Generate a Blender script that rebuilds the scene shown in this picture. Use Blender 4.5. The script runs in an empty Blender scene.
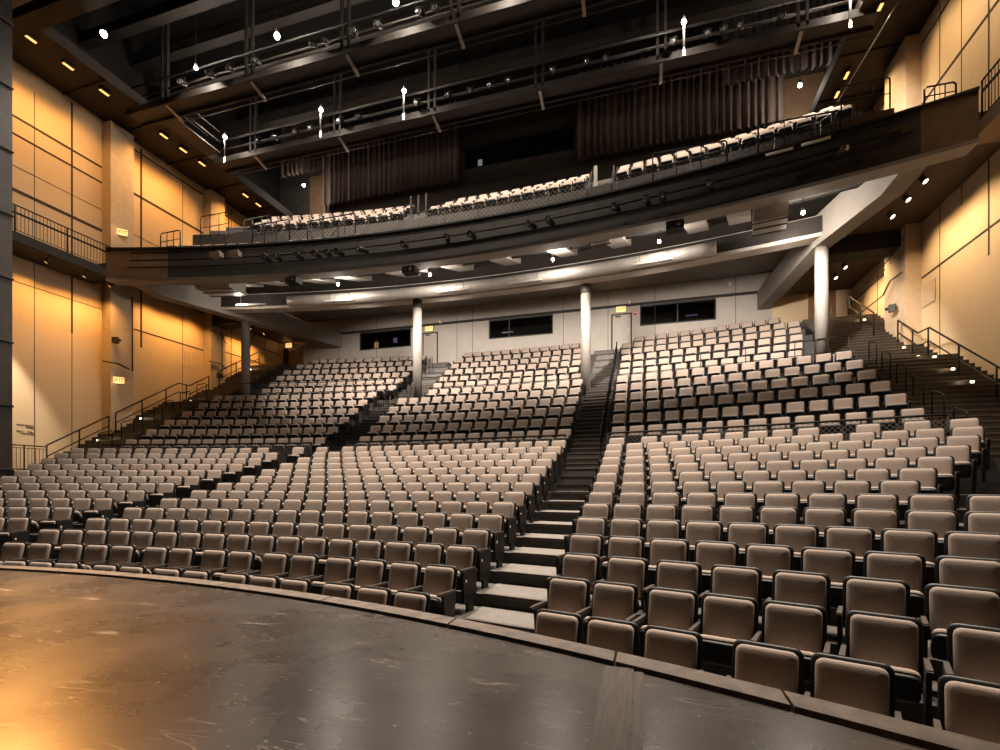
import bpy, math, random
from math import sin, cos, pi, radians as RAD, sqrt, atan2, asin
from mathutils import Vector, Matrix
random.seed(7)
scene = bpy.context.scene
COL = scene.collection
H = 1.1                      # camera height above the stage boards (stage boards are z = 0)
XL, XR, YB = -23.8, 9.8, 28.0  # side walls and rear wall of the house
ORD = ['zeroth','first','second','third','fourth','fifth','sixth','seventh','eighth','ninth','tenth','eleventh','twelfth','thirteenth',
       'fourteenth','fifteenth','sixteenth','seventeenth','eighteenth','nineteenth','twentieth','twenty-first','twenty-second','twenty-third','twenty-fourth','twenty-fifth']

# ------------------------------------------------------------------ materials
def nodes(name):
    m = bpy.data.materials.new(name); m.use_nodes = True
    nt = m.node_tree; b = nt.nodes['Principled BSDF']
    return m, nt, b
def setin(b, k, v):
    if k in b.inputs: b.inputs[k].default_value = v
def mat(name, col, rough=.6, metal=0., var=.25, scale=6., stretch=(1,1,1), bump=0., spec=.5, coat=0.):
    m, nt, b = nodes(name)
    tc = nt.nodes.new('ShaderNodeTexCoord'); mp = nt.nodes.new('ShaderNodeMapping')
    mp.inputs['Scale'].default_value = stretch
    nz = nt.nodes.new('ShaderNodeTexNoise'); nz.inputs['Scale'].default_value = scale; nz.inputs['Detail'].default_value = 4
    rp = nt.nodes.new('ShaderNodeValToRGB')
    rp.color_ramp.elements[0].position = .3; rp.color_ramp.elements[1].position = .7
    rp.color_ramp.elements[0].color = (*[c*(1-var) for c in col], 1)
    rp.color_ramp.elements[1].color = (*[min(1, c*(1+var)) for c in col], 1)
    nt.links.new(tc.outputs['Object'], mp.inputs['Vector']); nt.links.new(mp.outputs['Vector'], nz.inputs['Vector'])
    nt.links.new(nz.outputs['Fac'], rp.inputs['Fac']); nt.links.new(rp.outputs['Color'], b.inputs['Base Color'])
    setin(b, 'Roughness', rough); setin(b, 'Metallic', metal); setin(b, 'Specular IOR Level', spec); setin(b, 'Coat Weight', coat)
    if bump:
        bp = nt.nodes.new('ShaderNodeBump'); bp.inputs['Strength'].default_value = bump; bp.inputs['Distance'].default_value = .02
        nt.links.new(nz.outputs['Fac'], bp.inputs['Height']); nt.links.new(bp.outputs['Normal'], b.inputs['Normal'])
    return m
def glow(name, col, strength):
    m, nt, b = nodes(name)
    setin(b, 'Base Color', (*col, 1)); setin(b, 'Emission Color', (*col, 1)); setin(b, 'Emission Strength', strength)
    return m
M = {}
M['fabric'] = mat('taupe_fabric', (.295, .236, .198), .9, var=.12, scale=90, bump=.15, spec=.2)
M['shell'] = mat('black_shell', (.007, .006, .0055), .5, var=.2, spec=.35)
M['armwood'] = mat('dark_armrest', (.06, .048, .04), .4, var=.2, scale=20, stretch=(1, 12, 1))
M['iron'] = mat('black_iron', (.012, .011, .011), .5, var=.2)
M['rail'] = mat('rail_paint', (.006, .005, .0045), .65, var=.2, spec=.2)
M['alu'] = mat('brushed_metal', (.5, .48, .45), .35, metal=.8, var=.1)
M['wire'] = mat('grey_wire', (.16, .14, .125), .5, metal=.3, var=.1)
M['white'] = mat('white_enamel', (.75, .73, .68), .5, var=.05)
M['tread'] = mat('tread_carpet', (.055, .047, .041), .85, var=.2, scale=14)
M['tread_light'] = mat('tread_pale', (.125, .11, .098), .8, var=.15, scale=9)
M['riser'] = mat('riser_dark', (.03, .026, .023), .7, var=.25, scale=10)
M['stair'] = mat('dark_stair', (.024, .018, .014), .42, var=.3, scale=5)
M['tread_gray'] = mat('stair_gray', (.075, .058, .046), .6, var=.25, scale=9)
M['wallwood'] = mat('maple_panel', (.56, .395, .225), .55, var=.03, scale=3.2, stretch=(6, 6, .35))
M['wallwood_r'] = mat('maple_panel_pale', (.58, .44, .28), .55, var=.03, scale=3.2, stretch=(6, 6, .35))
M['pilaster'] = mat('plaster_tan', (.50, .38, .26), .7, var=.08, scale=4)
M['reveal'] = mat('reveal_dark', (.035, .022, .014), .8, var=.1)  # dark colour of the panel joint strips
M['backwall'] = mat('grey_wall', (.37, .335, .30), .75, var=.05, scale=2)
M['darkwall'] = mat('dark_rear_wall', (.055, .046, .04), .8, var=.15, scale=2)
M['ceil'] = mat('ceiling_black', (.006, .005, .0045), .85, var=.3, scale=3)
M['joist'] = mat('joist_brown', (.022, .017, .014), .6, var=.3, scale=4, stretch=(.3, 3, 3))
M['deck'] = mat('catwalk_grey', (.035, .029, .025), .55, var=.25, scale=8)
M['fascia'] = mat('fascia_dark', (.032, .025, .021), .6, var=.3, scale=3)
M['fasciaend'] = mat('fascia_brown', (.17, .105, .06), .6, var=.15, scale=3)
M['ring'] = mat('ring_grey', (.52, .47, .42), .75, var=.06, scale=2)
M['rib'] = mat('rib_grey', (.36, .325, .29), .75, var=.06, scale=2)
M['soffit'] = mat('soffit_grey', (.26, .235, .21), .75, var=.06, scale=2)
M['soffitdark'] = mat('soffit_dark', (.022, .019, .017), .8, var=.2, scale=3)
M['topsoffit'] = mat('soffit_black_brown', (.022, .014, .009), .75, var=.2, scale=3)
M['sidesoffit'] = mat('soffit_brown', (.055, .034, .02), .75, var=.2, scale=3)
M['concrete'] = mat('column_concrete', (.17, .155, .14), .75, var=.07, scale=5)
M['curtain'] = mat('curtain_velvet', (.14, .105, .09), .75, var=.2, scale=30, spec=.3)
M['black'] = mat('matt_black', (.006, .005, .005), .8, var=.1)
M['duct'] = mat('galvanised_duct', (.42, .39, .36), .45, metal=.3, var=.08, scale=4)
M['doorgrey'] = mat('door_grey', (.33, .29, .26), .5, var=.06)
M['dooramber'] = mat('door_wood', (.20, .10, .045), .5, var=.15, scale=4, stretch=(5, 5, .5))
M['timber'] = mat('lip_timber', (.13, .105, .085), .5, var=.35, scale=9, stretch=(1, 1, 1), bump=.1)
M['plank'] = mat('trap_plank', (.075, .062, .053), .45, var=.4, scale=7, stretch=(8, .6, 1))
M['red'] = mat('alarm_red', (.5, .03, .02), .4, var=.05)
M['lens'] = mat('lamp_glass', (.75, .72, .68), .12, metal=.85, var=.3, scale=40)
M['bulb'] = glow('bulb_white', (1, .86, .66), 60)
M['bulbbig'] = glow('bulb_bright', (1, .88, .70), 160)
M['amber'] = glow('amber_lamp', (1, .50, .13), 1.7)
M['warm'] = glow('warm_lamp', (1, .72, .40), 5)
M['pin'] = glow('step_glow', (1, .78, .50), 7)
M['exit'] = glow('exit_face', (1, .56, .22), .95)
M['exitred'] = mat('exit_letters', (.45, .05, .02), .5, var=.05)
M['booth1'] = glow('booth_violet', (.45, .30, .75), .5)
M['booth2'] = glow('booth_amber', (1, .6, .25), .8)
M['booth3'] = glow('booth_white', (.8, .85, .8), .7)
M['booth4'] = glow('booth_green', (.25, .7, .35), .5)
def glass_mat():
    m, nt, b = nodes('booth_glass')
    tr = nt.nodes.new('ShaderNodeBsdfTransparent'); tr.inputs['Color'].default_value = (.55, .55, .55, 1)
    gl = nt.nodes.new('ShaderNodeBsdfGlossy'); gl.inputs['Roughness'].default_value = .03
    nz = nt.nodes.new('ShaderNodeTexNoise'); nz.inputs['Scale'].default_value = 2
    gl.inputs['Color'].default_value = (.8, .8, .8, 1)
    mx = nt.nodes.new('ShaderNodeMixShader'); mx.inputs['Fac'].default_value = .12
    nt.links.new(tr.outputs[0], mx.inputs[1]); nt.links.new(gl.outputs[0], mx.inputs[2])
    nt.links.new(mx.outputs[0], nt.nodes['Material Output'].inputs['Surface'])
    return m
M['glass'] = glass_mat()
def stage_mat():
    m, nt, b = nodes('stage_boards')
    tc = nt.nodes.new('ShaderNodeTexCoord')
    def noise(scale, detail=5, st=(1,1,1), rot=0, dist=0):
        mp = nt.nodes.new('ShaderNodeMapping'); mp.inputs['Scale'].default_value = st; mp.inputs['Rotation'].default_value = (0,0,rot)
        nt.links.new(tc.outputs['Object'], mp.inputs['Vector'])
        n = nt.nodes.new('ShaderNodeTexNoise'); n.inputs['Scale'].default_value = scale; n.inputs['Detail'].default_value = detail
        n.inputs['Distortion'].default_value = dist
        nt.links.new(mp.outputs['Vector'], n.inputs['Vector']); return n.outputs['Fac']
    def ramp(sock, a, b_, c0=0., c1=1.):
        r = nt.nodes.new('ShaderNodeMapRange'); r.inputs['From Min'].default_value = a; r.inputs['From Max'].default_value = b_
        r.inputs['To Min'].default_value = c0; r.inputs['To Max'].default_value = c1; nt.links.new(sock, r.inputs['Value']); return r.outputs['Result']
    def math_(op, a, b_):
        n = nt.nodes.new('ShaderNodeMath'); n.operation = op; n.use_clamp = True
        for i, q in enumerate((a, b_)):
            if isinstance(q, (int, float)): n.inputs[i].default_value = q
            else: nt.links.new(q, n.inputs[i])
        return n.outputs[0]
    def scratch(scale, st, rot, w, dist=0):
        n = noise(scale, 2, st, rot, dist)
        d = nt.nodes.new('ShaderNodeMath'); d.operation = 'SUBTRACT'; nt.links.new(n, d.inputs[0]); d.inputs[1].default_value = .5
        a = nt.nodes.new('ShaderNodeMath'); a.operation = 'ABSOLUTE'; nt.links.new(d.outputs[0], a.inputs[0])
        return ramp(a.outputs[0], 0, w, 1, 0)
    base = ramp(noise(1.3, 6), .3, .7)
    smear = ramp(noise(1.6, 4, (1, 2.4, 1), .5, .3), .35, .9)
    smear2 = ramp(noise(6.0, 6, (1, 5, 1), -.7, .2), .35, 1.0)
    brk = ramp(noise(2.2, 3), .5, .62)
    brk2 = ramp(noise(1.7, 3, (1,1,1), 1.), .53, .62)
    s1 = math_('MULTIPLY', scratch(1.3, (.25, 2.2, 1), .30, .0032), brk)
    s2 = math_('MULTIPLY', scratch(1.9, (.3, 2.4, 1), 1.25, .003), brk2)
    s3 = math_('MULTIPLY', scratch(6, (.25, 2.0, 1), -.35, .008), ramp(noise(2.6, 2, (1,1,1), 2.), .52, .60))
    dots = ramp(noise(26, 2), .69, .76)
    sc = math_('ADD', math_('ADD', s1, s2), math_('ADD', s3, dots))
    wear = math_('ADD', math_('MULTIPLY', smear, .10), math_('MULTIPLY', smear2, .10))
    tot = math_('ADD', wear, math_('MULTIPLY', sc, .9))
    mix = nt.nodes.new('ShaderNodeMix'); mix.data_type = 'RGBA'
    mix.inputs['A'].default_value = (.020, .017, .0155, 1); mix.inputs['B'].default_value = (.30, .25, .21, 1)
    nt.links.new(tot, mix.inputs['Factor']); nt.links.new(mix.outputs['Result'], b.inputs['Base Color'])
    rr = math_('ADD', ramp(base, 0, 1, .22, .33), math_('MULTIPLY', tot, .12))
    nt.links.new(rr, b.inputs['Roughness']); setin(b, 'Specular IOR Level', .85)
    bp = nt.nodes.new('ShaderNodeBump'); bp.inputs['Strength'].default_value = .03; bp.inputs['Distance'].default_value = .004
    nt.links.new(tot, bp.inputs['Height']); nt.links.new(bp.outputs['Normal'], b.inputs['Normal'])
    return m
M['stage'] = stage_mat()

# ------------------------------------------------------------------ mesh builder
class MB:
    def __init__(s): s.v = []; s.f = []; s.mi = []; s.sm = []
    def face(s, idx, m=0, sm=False): s.f.append(tuple(idx)); s.mi.append(m); s.sm.append(sm)
    def hexa(s, p, m=0):
        b = len(s.v); s.v += [tuple(q) for q in p]
        for q in ((0,3,2,1),(4,5,6,7),(0,1,5,4),(1,2,6,5),(2,3,7,6),(3,0,4,7)): s.face([b+i for i in q], m)
        return s
    def box(s, x0, x1, y0, y1, z0, z1, m=0, T=None):
        p = [(x0,y0,z0),(x1,y0,z0),(x1,y1,z0),(x0,y1,z0),(x0,y0,z1),(x1,y0,z1),(x1,y1,z1),(x0,y1,z1)]
        if T is not None: p = [T @ Vector(q) for q in p]
        return s.hexa(p, m)
    def tube(s, pts, r, n=6, m=0, closed=False):
        pts = [Vector(p) for p in pts]; rings = []; N = len(pts)
        for i, p in enumerate(pts):
            a = pts[i-1] if (i or closed) else p; c = pts[(i+1) % N] if (i < N-1 or closed) else p
            d = (c-a).normalized()
            up = Vector((0,0,1)) if abs(d.z) < .9 else Vector((1,0,0))
            x = d.cross(up).normalized(); y = d.cross(x).normalized()
            b = len(s.v)
            for k in range(n):
                t = 2*pi*k/n + pi/n; s.v.append(tuple(p + (x*cos(t)+y*sin(t))*r))
            rings.append(b)
        for i in range(N-1 + (1 if closed else 0)):
            A, B = rings[i], rings[(i+1) % N]
            for k in range(n): s.face((A+k, A+(k+1)%n, B+(k+1)%n, B+k), m, n > 5)
        if not closed:
            s.face([rings[0]+k for k in range(n)][::-1], m); s.face([rings[-1]+k for k in range(n)], m)
        return s
    def lathe(s, prof, n=12, m=0, T=None, sm=True):
        b = len(s.v)
        for r, z in prof:
            for k in range(n):
                t = 2*pi*k/n; q = Vector((r*cos(t), r*sin(t), z)); s.v.append(tuple(T @ q if T is not None else q))
        for i in range(len(prof)-1):
            for k in range(n): s.face((b+i*n+k, b+i*n+(k+1)%n, b+(i+1)*n+(k+1)%n, b+(i+1)*n+k), m, sm)
        s.face([b+k for k in range(n)][::-1], m); e = b+(len(prof)-1)*n; s.face([e+k for k in range(n)], m)
        return s
    def pad(s, w, h, r, t, T, m=0, k=3, puff=.35):
        """a rounded-rectangle cushion: outline in local XZ, thickness along -Y (its crowned face)"""
        def outline(sc, y):
            pts = []
            W, Hh, R = w/2-sc, h/2-sc, max(r-sc*.6, .004)
            for cx, cz, a0 in ((W-R, Hh-R, 0), (-W+R, Hh-R, pi/2), (-W+R, -Hh+R, pi), (W-R, -Hh+R, 1.5*pi)):
                for i in range(k+1):
                    a = a0 + pi/2*i/k; pts.append((cx+R*cos(a), y, cz+R*sin(a)))
            return pts
        q = min(w, h)
        rings = [outline(0, 0), outline(0, -t*.5), outline(q*.022, -t*.76), outline(q*.07, -t*.90), outline(q*.17, -t*.975), outline(q*.30, -t)]
        n = len(rings[0]); b = len(s.v)
        for rg in rings: s.v += [tuple(T @ Vector(q)) for q in rg]
        for i in range(len(rings)-1):
            for j in range(n): s.face((b+i*n+j, b+(i+1)*n+j, b+(i+1)*n+(j+1)%n, b+i*n+(j+1)%n), m, True)
        s.face([b+j for j in range(n)], m); e = b+(len(rings)-1)*n; s.face([e+j for j in range(n)][::-1], m, True)
        return s
    def add(s, o, T=None, moff=0):
        b = len(s.v)
        s.v += [tuple(T @ Vector(q)) for q in o.v] if T is not None else o.v
        s.f += [tuple(b+i for i in q) for q in o.f]; s.mi += [i+moff for i in o.mi]; s.sm += o.sm
        return s
    def mesh(s, name, mats):
        me = bpy.data.meshes.new(name); me.from_pydata(s.v, [], s.f)
        for q in (mats if isinstance(mats, (list, tuple)) else [mats]): me.materials.append(M[q])
        me.polygons.foreach_set('material_index', s.mi); me.polygons.foreach_set('use_smooth', s.sm); me.update()
        return me
    def build(s, name, mats, parent=None):
        o = bpy.data.objects.new(name, s.mesh(name, mats)); COL.objects.link(o)
        if parent is not None: o.parent = parent
        return o
def thing(name, label, cat, loc=(0,0,0), rz=0, group=None):
    o = bpy.data.objects.new(name, None); COL.objects.link(o); o.empty_display_size = .1
    o.location = loc; o.rotation_euler = (0, 0, rz); o['label'] = label; o['category'] = cat
    if group: o['group'] = group
    return o
def tag(o, label, cat, group=None):
    o['label'] = label; o['category'] = cat
    if group: o['group'] = group
    return o
def struct(o): o['kind'] = 'structure'; return o
def kids(o, table={}):
    return [c for c in o.children]
def dup(root, loc, rz, label, group=None):
    r = root.copy(); COL.objects.link(r); r.location = loc; r.rotation_euler = (0,0,rz); r['label'] = label
    if group: r['group'] = group
    for ch in root.children:
        c = ch.copy(); COL.objects.link(c); c.parent = r
        for g in ch.children:
            d = g.copy(); COL.objects.link(d); d.parent = c
    return r
def arcY(a, b, R, X): return b + sqrt(max(R*R-(X-a)**2, 0))
def lin(a, b, n): return [a+(b-a)*i/(n-1) for i in range(n)]
def arc_prism(mb, a, b, R0, R1, z0, z1, X0, X1, n=40, m=0):
    """a beam of rectangular section following two arcs, cut square at X0 and X1"""
    xs = lin(X0, X1, n); B = len(mb.v)
    for x in xs:
        y0, y1 = arcY(a, b, R0, x), arcY(a, b, R1, x)
        mb.v += [(x,y0,z0),(x,y1,z0),(x,y1,z1),(x,y0,z1)]
    for i in range(n-1):
        p, q = B+4*i, B+4*i+4
        for j in range(4): mb.face((p+j, q+j, q+(j+1)%4, p+(j+1)%4), m)
    mb.face((B,B+1,B+2,B+3), m); e = B+4*(n-1); mb.face((e+3,e+2,e+1,e), m)
    return mb

# ------------------------------------------------------------------ camera
cam = bpy.data.cameras.new('camera'); co = bpy.data.objects.new('camera', cam); COL.objects.link(co)
co.location = (0, 0, H); co.rotation_euler = (pi/2, 0, .284)
cam.sensor_width = 36; cam.lens = 491.746/1000*36; cam.shift_y = (485.35-375)/1000; cam.clip_end = 200; cam.clip_start = .05
scene.camera = co

# ------------------------------------------------------------------ seating rows: centre of arc, radius, height of chair-back top above the camera
CEN = {'r': (-7.794, -20.503), 'm': (-8.29, -29.174), 'u': (-7.74, -29.152)}
ROWS = []
for i, (R, Z) in enumerate(zip([26.40,27.10,27.78,28.48,29.25,30.06,30.86,31.65,32.43,33.19,33.95,34.69,35.42,36.15],
                               [-1.272,-1.062,-.875,-.695,-.501,-.309,-.120,.080,.287,.500,.723,.946,1.173,1.409])):
    ROWS.append(('r', i+1, R, Z))
for i in range(6): ROWS.append(('m', i+1, 46.44+.902*i, 1.94+.533*i))
for i in range(6): ROWS.append(('u', i+1, 52.06+.95*i, 5.14+.552*i))
FRONT = {'r': .62, 'm': .72, 'u': .74}
SEATTOP = .885
def zf(Z): return Z - SEATTOP + H           # floor height of a row

# tiers (one stepped floor)
LIPC, LIPR = (-6.8, -13.3), 17.67
tier = MB()
strips = []
for k, n, R, Z in ROWS: strips.append((k, CEN[k], R-FRONT[k], zf(Z)))
SIDE_L, SIDE_R = -21.25, 6.95
def tier_strip(f0, f1, z, xs, riser_to=None):
    B = len(tier.v)
    for x in xs: tier.v += [(x, f0(x), z), (x, f1(x), z)]
    for i in range(len(xs)-1): tier.face((B+2*i, B+2*i+2, B+2*i+3, B+2*i+1), 0)
    if riser_to is not None:
        B2 = len(tier.v)
        for x in xs: tier.v += [(x, f0(x), riser_to), (x, f0(x), z)]
        for i in range(len(xs)-1): tier.face((B2+2*i, B2+2*i+2, B2+2*i+3, B2+2*i+1), 1)
fy = lambda k, R: (lambda x: arcY(CEN[k][0], CEN[k][1], R, x))
lipback = lambda x: arcY(LIPC[0], LIPC[1], LIPR+.19, x)
xs_full = lin(XL, XR, 80); xs_mid = lin(SIDE_L, SIDE_R, 70)
xs_front = lin(-20, XR, 80)
zprev = zf(ROWS[0][3])
tier_strip(lambda x: min(lipback(x), fy('r', ROWS[0][2]-.62)(x)), fy('r', ROWS[1][2]-.62), zprev, lin(-23.0, XR, 90))
for i in range(1, 14):
    k, n, R, Z = ROWS[i]
    z = zf(Z)
    if i < 13: tier_strip(fy(k, R-.62), fy('r', ROWS[i+1][2]-.62), z, xs_full, zprev)
    else:
        f0 = fy(k, R-.62)
        tier_strip(f0, fy('m', ROWS[14][2]-.72), z, xs_mid, zprev)
        tier_strip(f0, lambda x: 13.8, z, lin(XL, SIDE_L, 8), zprev); tier_strip(f0, lambda x: 13.8, z, lin(SIDE_R, XR, 8), zprev)
    zprev = z
for i in range(14, 26):
    k, n, R, Z = ROWS[i]; z = zf(Z)
    nxt = fy(ROWS[i+1][0], ROWS[i+1][2]-FRONT[ROWS[i+1][0]]) if i < 25 else (lambda x: YB)
    tier_strip(fy(k, R-FRONT[k]), nxt, z, xs_mid, zprev); zprev = z
# side cheeks of the stepped block
for X in (SIDE_L, SIDE_R):
    for i in range(14, 26):
        k, n, R, Z = ROWS[i]; z = zf(Z); y0 = arcY(*CEN[k], R-FRONT[k], X)
        y1 = arcY(*CEN[ROWS[i+1][0]], ROWS[i+1][2]-FRONT[ROWS[i+1][0]], X) if i < 25 else YB
        B = len(tier.v); tier.v += [(X,y0,-.5),(X,y1,-.5),(X,y1,z),(X,y0,z)]; tier.face((B,B+1,B+2,B+3), 1)
struct(tier.build('floor', ['tread', 'riser']))

# ------------------------------------------------------------------ aisle steps
ZS = {(k, n): zf(Z) for k, n, R, Z in ROWS}
def aisle(name, fx):
    mb = MB()
    prev = None
    for idx, (k, n, R, Z) in enumerate(ROWS):
        z = zf(Z)
        x0, x1 = fx(k, n)
        yf = lambda x: arcY(*CEN[k], R-FRONT[k], x)
        if k == 'r':
            if n >= 2:      # pale carpeted tread with its nosing
                nk, nn, nR, nZ = ROWS[idx+1]; nf = lambda x: arcY(*CEN[nk], nR-FRONT[nk], x)-.004
                if n < 14: mb.hexa([(x0,yf(x0)-.012,z-.02),(x1,yf(x1)-.012,z-.02),(x1,nf(x1),z-.02),(x0,nf(x0),z-.02),(x0,yf(x0)-.012,z+.010),(x1,yf(x1)-.012,z+.010),(x1,nf(x1),z+.010),(x0,nf(x0),z+.010)], 2)
                ya, yb = yf(x0), yf(x1)
                mb.hexa([(x0,ya-.012,z-.04),(x1,yb-.012,z-.04),(x1,yb+.06,z-.04),(x0,ya+.06,z-.04),(x0,ya-.012,z+.012),(x1,yb-.012,z+.012),(x1,yb+.06,z+.012),(x0,ya+.06,z+.012)], 0)
        else:
            rise = z-prev; ns = 3
            for j in (1, 2):
                d0 = .29*(ns-j); ya, yb = yf(x0)-d0, yf(x1)-d0; zt = prev+rise*j/ns
                mb.hexa([(x0,ya,prev),(x1,yb,prev),(x1,yb+d0+.02,prev),(x0,ya+d0+.02,prev),(x0,ya,zt),(x1,yb,zt),(x1,yb+d0+.02,zt),(x0,ya+d0+.02,zt)], 1)
                mb.hexa([(x0,ya-.01,zt-.03),(x1,yb-.01,zt-.03),(x1,yb+.05,zt-.03),(x0,ya+.05,zt-.03),(x0,ya-.01,zt+.006),(x1,yb-.01,zt+.006),(x1,yb+.05,zt+.006),(x0,ya+.05,zt+.006)], 0)
            ya, yb = yf(x0), yf(x1)
            mb.hexa([(x0,ya-.01,z-.03),(x1,yb-.01,z-.03),(x1,yb+.05,z-.03),(x0,ya+.05,z-.03),(x0,ya-.01,z+.006),(x1,yb-.01,z+.006),(x1,yb+.05,z+.006),(x0,ya+.05,z+.006)], 0)
        prev = z
    # last flight to the rear doors
    x0, x1 = fx('u', 6); z = prev
    return struct(mb.build(name, ['tread_gray', 'stair', 'tread_light']))
def right_aisle(k, n): return (-2.24 if k == 'r' else -2.40, -1.09)
def left_aisle(k, n): return ((-12.5, -11.35) if k == 'r' else (-12.25, -10.95) if k == 'm' else (-12.15, -10.3))
aisle('stair_middle', right_aisle); aisle('stair_far', left_aisle)

# ------------------------------------------------------------------ wide side stairs
def stair_z(y):
    if y < 13.8: return .55+H-.02
    if y < 19.75: return .55+H+(y-13.8)*.627
    if y < 20.4: return 4.28+H
    if y < 25.5: return 4.28+H+(y-20.4)*.631
    return 7.5+H
def side_stairs(name, x0, x1, mid):
    mb = MB(); y = 13.8; step = .285
    ys = []
    while y < 25.4: ys.append(y); y += step
    for y in ys:
        z = stair_z(y+step); zb = stair_z(y)-.6
        if 19.75 <= y+step <= 20.5: z = 4.28+H
        mb.box(x0, x1, y, y+step+.05, zb, z, 1)
        mb.box(x0, x1, y-.012, y+.06, z-.03, z+.006, 0)
    mb.box(x0, x1, ys[-1]+step, YB, 7.5+H-.5, 7.5+H, 1)
    return struct(mb.build(name, ['tread_gray', 'stair']))
side_stairs('stair_left', XL, SIDE_L, -22.5); side_stairs('stair_right', SIDE_R, XR, 8.4)

# ------------------------------------------------------------------ stage
mb = MB()
xs = lin(-23, 10.5, 90); B = len(mb.v)
for x in xs: mb.v += [(x, -9, 0), (x, arcY(*LIPC, LIPR-.02, x), 0)]
for i in range(len(xs)-1): mb.face((B+2*i, B+2*i+2, B+2*i+3, B+2*i+1), 0)
struct(mb.build('floor_stage', 'stage'))
# coping boards along the stage edge
joints = [-19.5,-17.6,-15.7,-13.9,-12.1,-10.2,-8.6,-7.1,-6.0,-4.4,-2.9,-1.46,-.17,.70,1.62,2.7,4.0]
for i in range(len(joints)-1):
    mb = MB(); arc_prism(mb, *LIPC, LIPR+.012, LIPR+.185, -.12, .022, joints[i]+.008, joints[i+1]-.008, 10)
    struct(mb.build('trim_%d' % (i+1), 'timber'))
mb = MB(); arc_prism(mb, *LIPC, LIPR+.03, LIPR+.17, -1.15, -.125, -19.5, 4.0, 60); struct(mb.build('wall_stage_front', 'iron'))
# two planks let into the stage over the trap track
for x0, x1, lab in ((-.225, -.055, 'dusty dark plank let into stage floor, the wider one nearer the middle of stage'), (-.05, .0, 'narrow dark edge plank beside wider plank let into stage floor')):
    mb = MB(); mb.box(x0, x1, -3, arcY(*LIPC, LIPR-.01, (x0+x1)/2)-.005, -.02, .004)
    tag(mb.build('stage_plank', 'plank'), lab, 'plank', 'planks let into the stage')

# ------------------------------------------------------------------ seats
def tilt(y, z, deg): return Matrix.Translation((0, y, z)) @ Matrix.Rotation(RAD(-deg), 4, 'X')
TB = tilt(.115, .395, 12)
def p_shell(k=3): return MB().pad(.505, .50, .06, .035, TB @ Matrix.Translation((0, 0, .25)), 0, k, .5)
def p_back(k=3): return MB().pad(.440, .435, .055, .062, TB @ Matrix.Translation((0, -.033, .252)), 0, k)
TS = Matrix.Translation((0, -.125, .425)) @ Matrix.Rotation(RAD(-146), 4, 'X')
def p_seat(k=3): return MB().pad(.44, .30, .06, .07, TS, 0, k)
def p_pan(k=3): return MB().pad(.445, .29, .06, .05, TS @ Matrix.Rotation(pi, 4, 'Z'), 0, k)
def p_arm(x): 
    mb = MB(); w = .024
    mb.hexa([(x-w,-.25,.575),(x+w,-.25,.575),(x+w*.8,.11,.575),(x-w*.8,.11,.575),(x-w*.85,-.24,.612),(x+w*.85,-.24,.612),(x+w*.7,.11,.605),(x-w*.7,.11,.605)])
    mb.box(x-.02, x+.02, -.262, -.245, .58, .603)
    return mb
def p_leg(x):
    mb = MB(); mb.hexa([(x-.018,-.10,.03),(x+.018,-.10,.03),(x+.018,.06,.03),(x-.018,.06,.03),(x-.018,-.17,.575),(x+.018,-.17,.575),(x+.018,.12,.575),(x-.018,.12,.575)])
    mb.box(x-.03, x+.03, -.15, .11, 0, .03)
    return mb
def p_end(x):
    s = 1 if x > 0 else -1
    mb = MB(); mb.hexa([(x-.022,-.20,.14),(x+.022,-.20,.14),(x+.022,.13,.14),(x-.022,.13,.14),(x-.022,-.235,.585),(x+.022,-.235,.585),(x+.022,.13,.585),(x-.022,.13,.585)])
    mb.box(x-.02, x+.02, -.10, .06, 0, .14)
    return mb
def p_marker(x):
    s = 1 if x > 0 else -1
    T = Matrix.Translation((x+s*.022, -.15, .44)) @ Matrix.Rotation(s*pi/2, 4, 'Y')
    return MB().lathe([(.022, 0), (.020, .004)], 10, 0, T)
AX = .262
ME = {'back_shell': (p_shell().mesh('back_shell', 'shell')), 'backrest': p_back().mesh('backrest', 'fabric'),
      'seat_cushion': p_seat().mesh('seat_cushion', 'fabric'), 'seat_pan': p_pan().mesh('seat_pan', 'shell')}
for s, nm in ((-1, 'L'), (1, 'R')):
    ME['arm'+nm] = p_arm(s*AX).mesh('armrest', 'armwood'); ME['leg'+nm] = p_leg(s*AX).mesh('leg', 'iron')
    ME['end'+nm] = p_end(s*AX).mesh('end_panel', 'shell'); ME['mark'+nm] = p_marker(s*AX).mesh('row_marker', 'white')
def child(name, me, parent):
    o = bpy.data.objects.new(name, me); COL.objects.link(o); o.parent = parent; return o
def make_seat(loc, rz, label, group, left, right):
    t = thing('theatre_seat', label, 'seat', loc, rz, group)
    b = child('backrest', ME['backrest'], t); child('back_shell', ME['back_shell'], t)
    child('seat_cushion', ME['seat_cushion'], t); child('seat_pan', ME['seat_pan'], t)
    for side, kind in (('L', left), ('R', right)):
        if kind == 'arm': child('armrest', ME['arm'+side], t); child('leg', ME['leg'+side], t)
        elif kind == 'end':
            child('armrest', ME['arm'+side], t); e = child('end_panel', ME['end'+side], t); child('row_marker', ME['mark'+side], e)
    return t
def far_template(left, right):
    mb = MB(); mb.add(p_back(2)); mb.add(p_seat(2)); mb.add(p_shell(2), None, 1); mb.add(p_pan(2), None, 1)
    for x, kd in ((-AX, left), (AX, right)):
        if kd == 'arm': mb.add(p_arm(x), None, 1); mb.add(p_leg(x), None, 1)
        elif kd == 'end': mb.add(p_arm(x), None, 1); mb.add(p_end(x), None, 1)
    return mb
FT = {(l, r): far_template(l, r) for l in (None, 'arm', 'end') for r in (None, 'arm', 'end')}

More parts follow.
